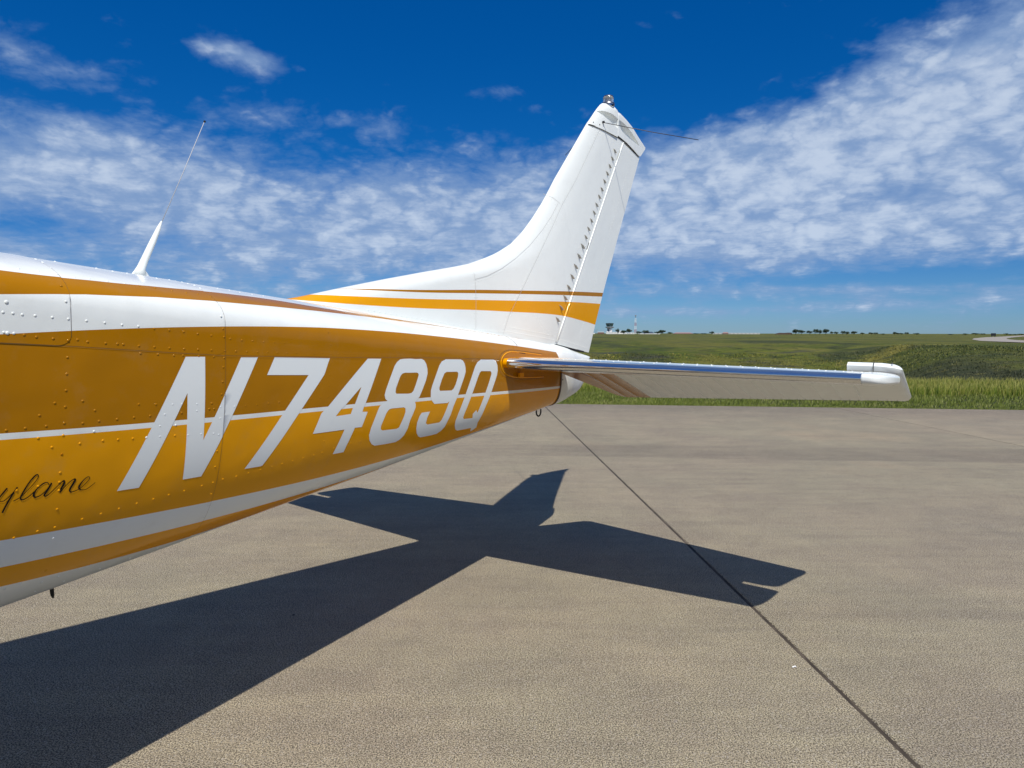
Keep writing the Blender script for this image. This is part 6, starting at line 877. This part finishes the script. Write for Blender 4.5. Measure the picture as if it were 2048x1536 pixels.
# control tower
p, r_, rz = unit(1218.8, D0); k = mpp(D0, 1218)
tw = empty('control_tower', p); tw.rotation_euler = (0, 0, rz); tag(tw, 'airport control tower with dark green glass cab above a pale shaft', 'control tower')
def hz(py): return (667.3-py)*k
MB().box((1.6, 0, hz(661)/2), (4.2, 4.2, hz(654))).build('shaft', Wm, tw)
MB().box((-2.6, 0, hz(661.5)/2), (3.8, 4.2, hz(661.5))).build('stair_block', Wm, tw)
MB().box((-1.2, 1.5, hz(654)/2+1), (5.0, 3, hz(656))).build('rear_shaft', Gr, tw)
MB().lathe((0, 0, hz(654.2)), [(2.6, -1.8), (6.2, -.2), (6.6, .3), (6.6, .9), (4.2, 1.0)], 8).build('gallery', Gr, tw)
MB().lathe((0, 0, hz(652.6)), [(4.3, 0), (5.9, 4.6), (5.9, 4.7)], 8).build('cab_glazing', Gm, tw)
MB().lathe((0, 0, hz(646.6)), [(6.1, -.2), (6.1, .5), (.2, .9)], 8).build('cab_roof', simple('cab_roof', (.03, .05, .05), .6), tw)
for a in range(8): MB().tube([(4.35*math.cos(a*.785), 4.35*math.sin(a*.785), hz(652.6)), (5.98*math.cos(a*.785), 5.98*math.sin(a*.785), hz(646.7))], .12, 4).build('mullion', Gr, tw)
# lattice mast
p, r_, rz = unit(1270.3, D0); mt_ = empty('radio_mast', p); mt_.rotation_euler = (0, 0, rz); tag(mt_, 'tall red and white lattice radio mast right of the control tower', 'mast')
zs = [0, hz(664.8), hz(658), hz(651.3), hz(644.6), hz(636)]; cols = [Wm, Red, Wm, Red, Wm]
for i in range(5):
    m_ = MB(); z0, z1 = zs[i], zs[i+1]; w0_, w1_ = 1.5-.11*i, 1.5-.11*(i+1)
    for sx, sy in ((-1, -1), (1, -1), (1, 1), (-1, 1)): m_.tube([(sx*w0_, sy*w0_, z0), (sx*w1_, sy*w1_, z1)], .22, 4)
    nb = 3
    for j in range(nb):
        za, zb = z0+(z1-z0)*j/nb, z0+(z1-z0)*(j+1)/nb
        for sy in (-1, 1): m_.tube([(-w0_, sy*w0_, za), (w1_, sy*w1_, zb)], .13, 4); m_.tube([(w0_, sy*w0_, za), (-w1_, sy*w1_, zb)], .13, 4)
    m_.build('mast_section', cols[i], mt_)['kind'] = 'stuff'
MB().tube([(0, 0, hz(636)), (0, 0, hz(629.5))], .35, 6).build('mast_aerial', Gr, mt_)
MB().box((0, 0, hz(631)), (2.4, 2.4, 1.6)).build('mast_head', Gr, mt_)
for i, (px, top) in enumerate(((1190.2, 660.), (1193.3, 659.))):
    p, r_, rz = unit(px, D0-100); o = empty('light_pole', p); o.rotation_euler = (0, 0, rz); tag(o, ['thin dark pole nearest the fin, left of the tower', 'taller thin dark pole between the fin and the tower'][i], 'pole', 'poles by the tower')
    MB().tube([(0, 0, 0), (0, 0, hz(top))], .16, 6).build('post', Gr, o); MB().box((.4, 0, hz(top)), (1.3, .5, .25)).build('lamp_head', Gr, o)
def block(name, label, x0, x1, top, D, wall, roof=None, roof_top=None, dep=14, windows=0, cat='building', door=False, gable=False):
    pc = (x0+x1)/2; p, r_, rz = unit(pc, D); k = mpp(D, pc); b_ = empty(name, p); b_.rotation_euler = (0, 0, rz); tag(b_, label, cat)
    wd = (x1-x0)*k; base = 666.5+CAM['h']/k; h = (base-top)*k
    MB().box((0, dep/2, h/2), (wd, dep, h)).build('wall', wall, b_)
    if roof:
        rh = (top-roof_top)*k
        if gable: vs = [(-wd*.5-.4, -.4, h), (wd*.5+.4, -.4, h), (wd*.5+.4, dep+.4, h), (-wd*.5-.4, dep+.4, h), (-wd*.34, dep/2, h+rh), (wd*.34, dep/2, h+rh)]; MB().add(vs, [(3, 2, 1, 0), (0, 1, 5, 4), (2, 3, 4, 5), (1, 2, 5), (3, 0, 4)]).build('roof', roof, b_)
        else: MB().box((0, dep/2, h+rh/2+.02), (wd+.5, dep+.5, rh)).build('roof', roof, b_)
    for i in range(windows):
        x = -wd/2+wd*(i+.5)/windows; MB().box((x, -.03, h*.58), (wd/windows*.35, .08, h*.28)).build('window', Gm, b_)
    return b_
block('terminal_building', 'low white terminal building along the foot of the control tower', 1211.5, 1238, 664.2, 1080, Wm, windows=9)
block('small_building', 'small building with brown front left of the control tower', 1195, 1207.5, 664.8, 1070, Bm, Wm, 663.8, windows=0)
block('white_annexe', 'tall white block standing between the tower and the mast', 1238.2, 1246, 661.6, 1085, Wm, windows=2)
block('white_hangar', 'long white hangar between the white block and the mast', 1247, 1267.5, 665.3, 1090, Wm, windows=4)
block('blue_roofed_hall', 'white hall with dark blue hipped roof right of the mast', 1277, 1319, 667.0, 1060, Wm, None)
block('blue_hall', 'dark blue hipped roof building behind the low white wall', 1285, 1307, 666.4, 1075, Rm, Rm, 663.4, gable=True)
block('brick_house', 'long low red-roofed building right of the tree clump', 1346, 1385, 667.0, 1200, Bm, Pk, 664.8, windows=8, gable=True)
block('low_shed', 'very long low white shed on the horizon', 1426, 1516, 666.6, 1300, Wm, simple('pale_roof', (.62, .62, .60), .7), 665.6, windows=12)
block('pink_house', 'small pink-roofed house rising from the long white shed', 1444.5, 1456, 666.2, 1290, Pk, Pk, 664.0, gable=True)
block('van_shed', 'tiny white shed at the very edge of the fin', 1184, 1189.5, 666.2, 1050, Wm)
# earth-covered bunker left of the trees
p, r_, rz = unit(1565, 900); k = mpp(900, 1565); vs = []
for i, (x, h) in enumerate(((-1, 0), (-.72, .62), (-.4, .9), (.1, .85), (.6, 1.), (.95, .9), (1, 0))): vs += [(x*17*k, 0, h*3.9*k), (x*17*k, 14, h*3.3*k)]
o = MB().add(vs, [(2*i, 2*i+2, 2*i+3, 2*i+1) for i in range(6)]+[tuple(range(0, 14, 2)), tuple(range(13, 0, -2))]).build('earth_bunker', simple('bunker_brown', (.10, .065, .05), .9)); o.location = p; o.rotation_euler = (0, 0, rz); tag(o, 'dark brown mound of a bunker left of the tree row', 'bunker')
# black board beside the road
p, r_, rz = unit(1985.3, 330); k = mpp(330, 1985)
sgn_ = empty('sign_board', p); sgn_.rotation_euler = (0, 0, rz); tag(sgn_, 'black rectangular board standing in the grass by the curved road', 'sign')
base = CAM['h']/k+666.5
MB().box((0, 0, (base-667.8)*k), (8.4*k, .25, 5.2*k)).build('board', Dk, sgn_)
for x in (-2.6, 2.6): MB().tube([(x*k, .2, -.2), (x*k, .2, (base-667)*k)], .09, 6).build('post', Dk, sgn_)
# trees, each with trunk and a crown of leaf clumps
LF, t, b = mat('foliage'); g = t.new('ShaderNodeNewGeometry').outputs['Position']; c = t.ramp(t.noise(g, .35, 4, .7), [(.3, (.018, .036, .020)), (.55, (.036, .062, .026)), (.8, (.070, .095, .035))]); t.put(b.inputs['Base Color'], c); b.inputs['Roughness'].default_value = .8
TRK = simple('bark', (.06, .045, .035), .9)
def crown_mesh(seed, flat):
    rg = np.random.default_rng(seed); bl = [(rg.uniform(-.34, .34), rg.uniform(-.3, .3), rg.uniform(.38, .80), rg.uniform(.16, .27)) for _ in range(9)]+[(0, 0, .55, .3)]
    V_ = []; F_ = []
    for x, y, z, r_ in bl:
        for _ in range(90):
            d = rg.normal(size=3); d /= np.linalg.norm(d); q = r_*rg.uniform(.55, 1.12); c_ = np.array([x+d[0]*q*1.1, y+d[1]*q, z+d[2]*q*flat]); s_ = rg.uniform(.025, .06)
            u = rg.normal(size=3); u /= np.linalg.norm(u); v = np.cross(u, d); n_ = len(V_)
            V_ += [tuple(c_-u*s_), tuple(c_+v*s_), tuple(c_+u*s_), tuple(c_-v*s_)]; F_.append((n_, n_+1, n_+2, n_+3))
    me = bpy.data.meshes.new('crown'); me.from_pydata(V_, [], F_); me.materials.append(LF); return me
def trunk_mesh(seed):
    rg = random.Random(seed); m_ = MB().tube([(0, 0, -.02), (.01, 0, .25), (.0, .01, .6)], [.035, .026, .012], 6)
    for k in range(4): a = k*1.6+rg.random(); m_.tube([(.0, 0, .25+.06*k), (.2*math.cos(a), .2*math.sin(a), .5+.05*k)], [.014, .005], 5)
    me = bpy.data.meshes.new('trunk'); me.from_pydata(m_.v, [], m_.f); me.materials.append(TRK); return me
CR = [crown_mesh(i, .8) for i in range(5)]; TK = [trunk_mesh(i) for i in range(3)]
TREES = [(1230.8, 1238.5, 656.6, 'dark tree just right of the control tower'), (1240, 1253, 659.5, 'low broad tree behind the white block'), (1251.5, 1263.5, 656.2, 'tallest tree between tower and mast'), (1272, 1284, 661.5, 'low tree immediately right of the mast'), (1281, 1297, 660.0, 'broad tree behind the blue roof'),
 (1308, 1320, 662.3, 'low tree right of the blue roof'), (1315, 1331, 658.4, 'peaked dark tree between blue roof and red-roofed building'), (1334, 1345, 663.4, 'small round bush-like tree left of the red-roofed building'), (1386, 1398, 665.8, 'faint low tree right of the red-roofed building'), (1398, 1412, 666.0, 'faint low tree nearest the long white shed'), (1418, 1428, 662., 'lone dark tree at the left end of the long white shed'),
 (1583, 1597, 656.2, 'tallest dark tree beside the brown bunker'), (1595, 1609.5, 658.2, 'round tree second from the bunker'), (1612.5, 1624, 659.3, 'tree at the left of the middle row'), (1623, 1635, 656.8, 'tall flat-topped tree in the middle row'), (1633, 1643, 658.3, 'narrow tree between two taller trees of the middle row'), (1643.5, 1657, 655.6, 'tall umbrella-shaped tree ending the middle row'),
 (1659, 1666, 661.4, 'small tree after the umbrella-shaped one'), (1667.5, 1675.5, 661.6, 'small round tree above the stabiliser'), (1678.5, 1689, 660.6, 'broad tree left half of a pair'), (1686, 1698, 661.8, 'broad tree right half of a pair'), (1700, 1713, 660.6, 'tree above the elevator horn, left'), (1719.5, 1728, 663.8, 'small tree above the elevator horn'),
 (1736.5, 1746, 663.2, 'wide low tree beyond the elevator horn'), (1744, 1754, 663.8, 'wide low tree adjoining it on the right'), (1759, 1769, 665.8, 'very faint low tree on the horizon'), (1784, 1791.5, 662.0, 'upright tree starting the right-hand group'), (1790, 1799, 664.0, 'middle tree of the right-hand group'), (1797, 1806, 664.4, 'low tree in the right-hand group'), (1806, 1815.5, 663.3, 'last tree of the right-hand group'),
 (1826, 1837.5, 664.8, 'lone low tree past the right-hand group'), (1894, 1905.5, 666.4, 'faint tree on the bare horizon'), (1924, 1935, 665.2, 'low tree left of the curved road'), (1943, 1957, 664.2, 'broad low tree behind the end of the road'), (1957, 1968, 665.4, 'low tree left of the black board'), (2006.5, 2015, 665.0, 'tree just right of the black board'), (2015, 2023, 666.2, 'small tree second right of the black board'), (2024, 2035, 666.2, 'low tree third right of the black board'), (2035, 2049, 665.6, 'low tree at the right edge of the view')]
for i, (x0, x1, top, lab) in enumerate(TREES):
    D = 850.+(i*37 % 90); pc = (x0+x1)/2; p, r_, rz = unit(pc, D); k = mpp(D, pc); base = 666.5+CAM['h']/k; h = (base-top)*k; wd = (x1-x0)*k
    o = empty('tree', p-Vector((0, 0, .1))); tag(o, lab, 'tree', 'trees along the horizon'); o.rotation_euler = (0, 0, rz)
    for me, nm in ((CR[i % 5], 'crown'), (TK[i % 3], 'trunk')):
        c_ = bpy.data.objects.new(nm, me); COL.objects.link(c_); c_.parent = o; c_.scale = (wd*1.05, wd*1.05, h*1.0)

# small things lying on the apron
def scrap(name, px, py, sz, mt, label, cat):
    p = gp(px, py); k = (CAM['h'])/(CAM['h']+.05); p = Vector((p.x*k, p.y*k, .0)); m_ = MB(); vs = []
    for i in range(7):
        a = i*.9; r_ = sz*(.6+.4*math.sin(i*2.3)); vs.append((r_*math.cos(a), r_*.45*math.sin(a), .002+.004*(i % 2)))
    vs += [(0, 0, .008)]; m_.add(vs, [(i, (i+1) % 7, 7) for i in range(7)]+[tuple(range(7))[::-1]]); o = m_.build(name, mt); o.location = p; o.rotation_euler = (0, 0, .3); tag(o, label, cat)
scrap('paper_scrap', 1589, 1335.5, .013, simple('scrap_white', (.8, .8, .8), .6), 'tiny white scrap lying on the concrete left of the joint', 'scrap')
scrap('pebble', 587, 1232, .008, Dk, 'small dark pebble lying in the shadow of the fuselage', 'pebble')
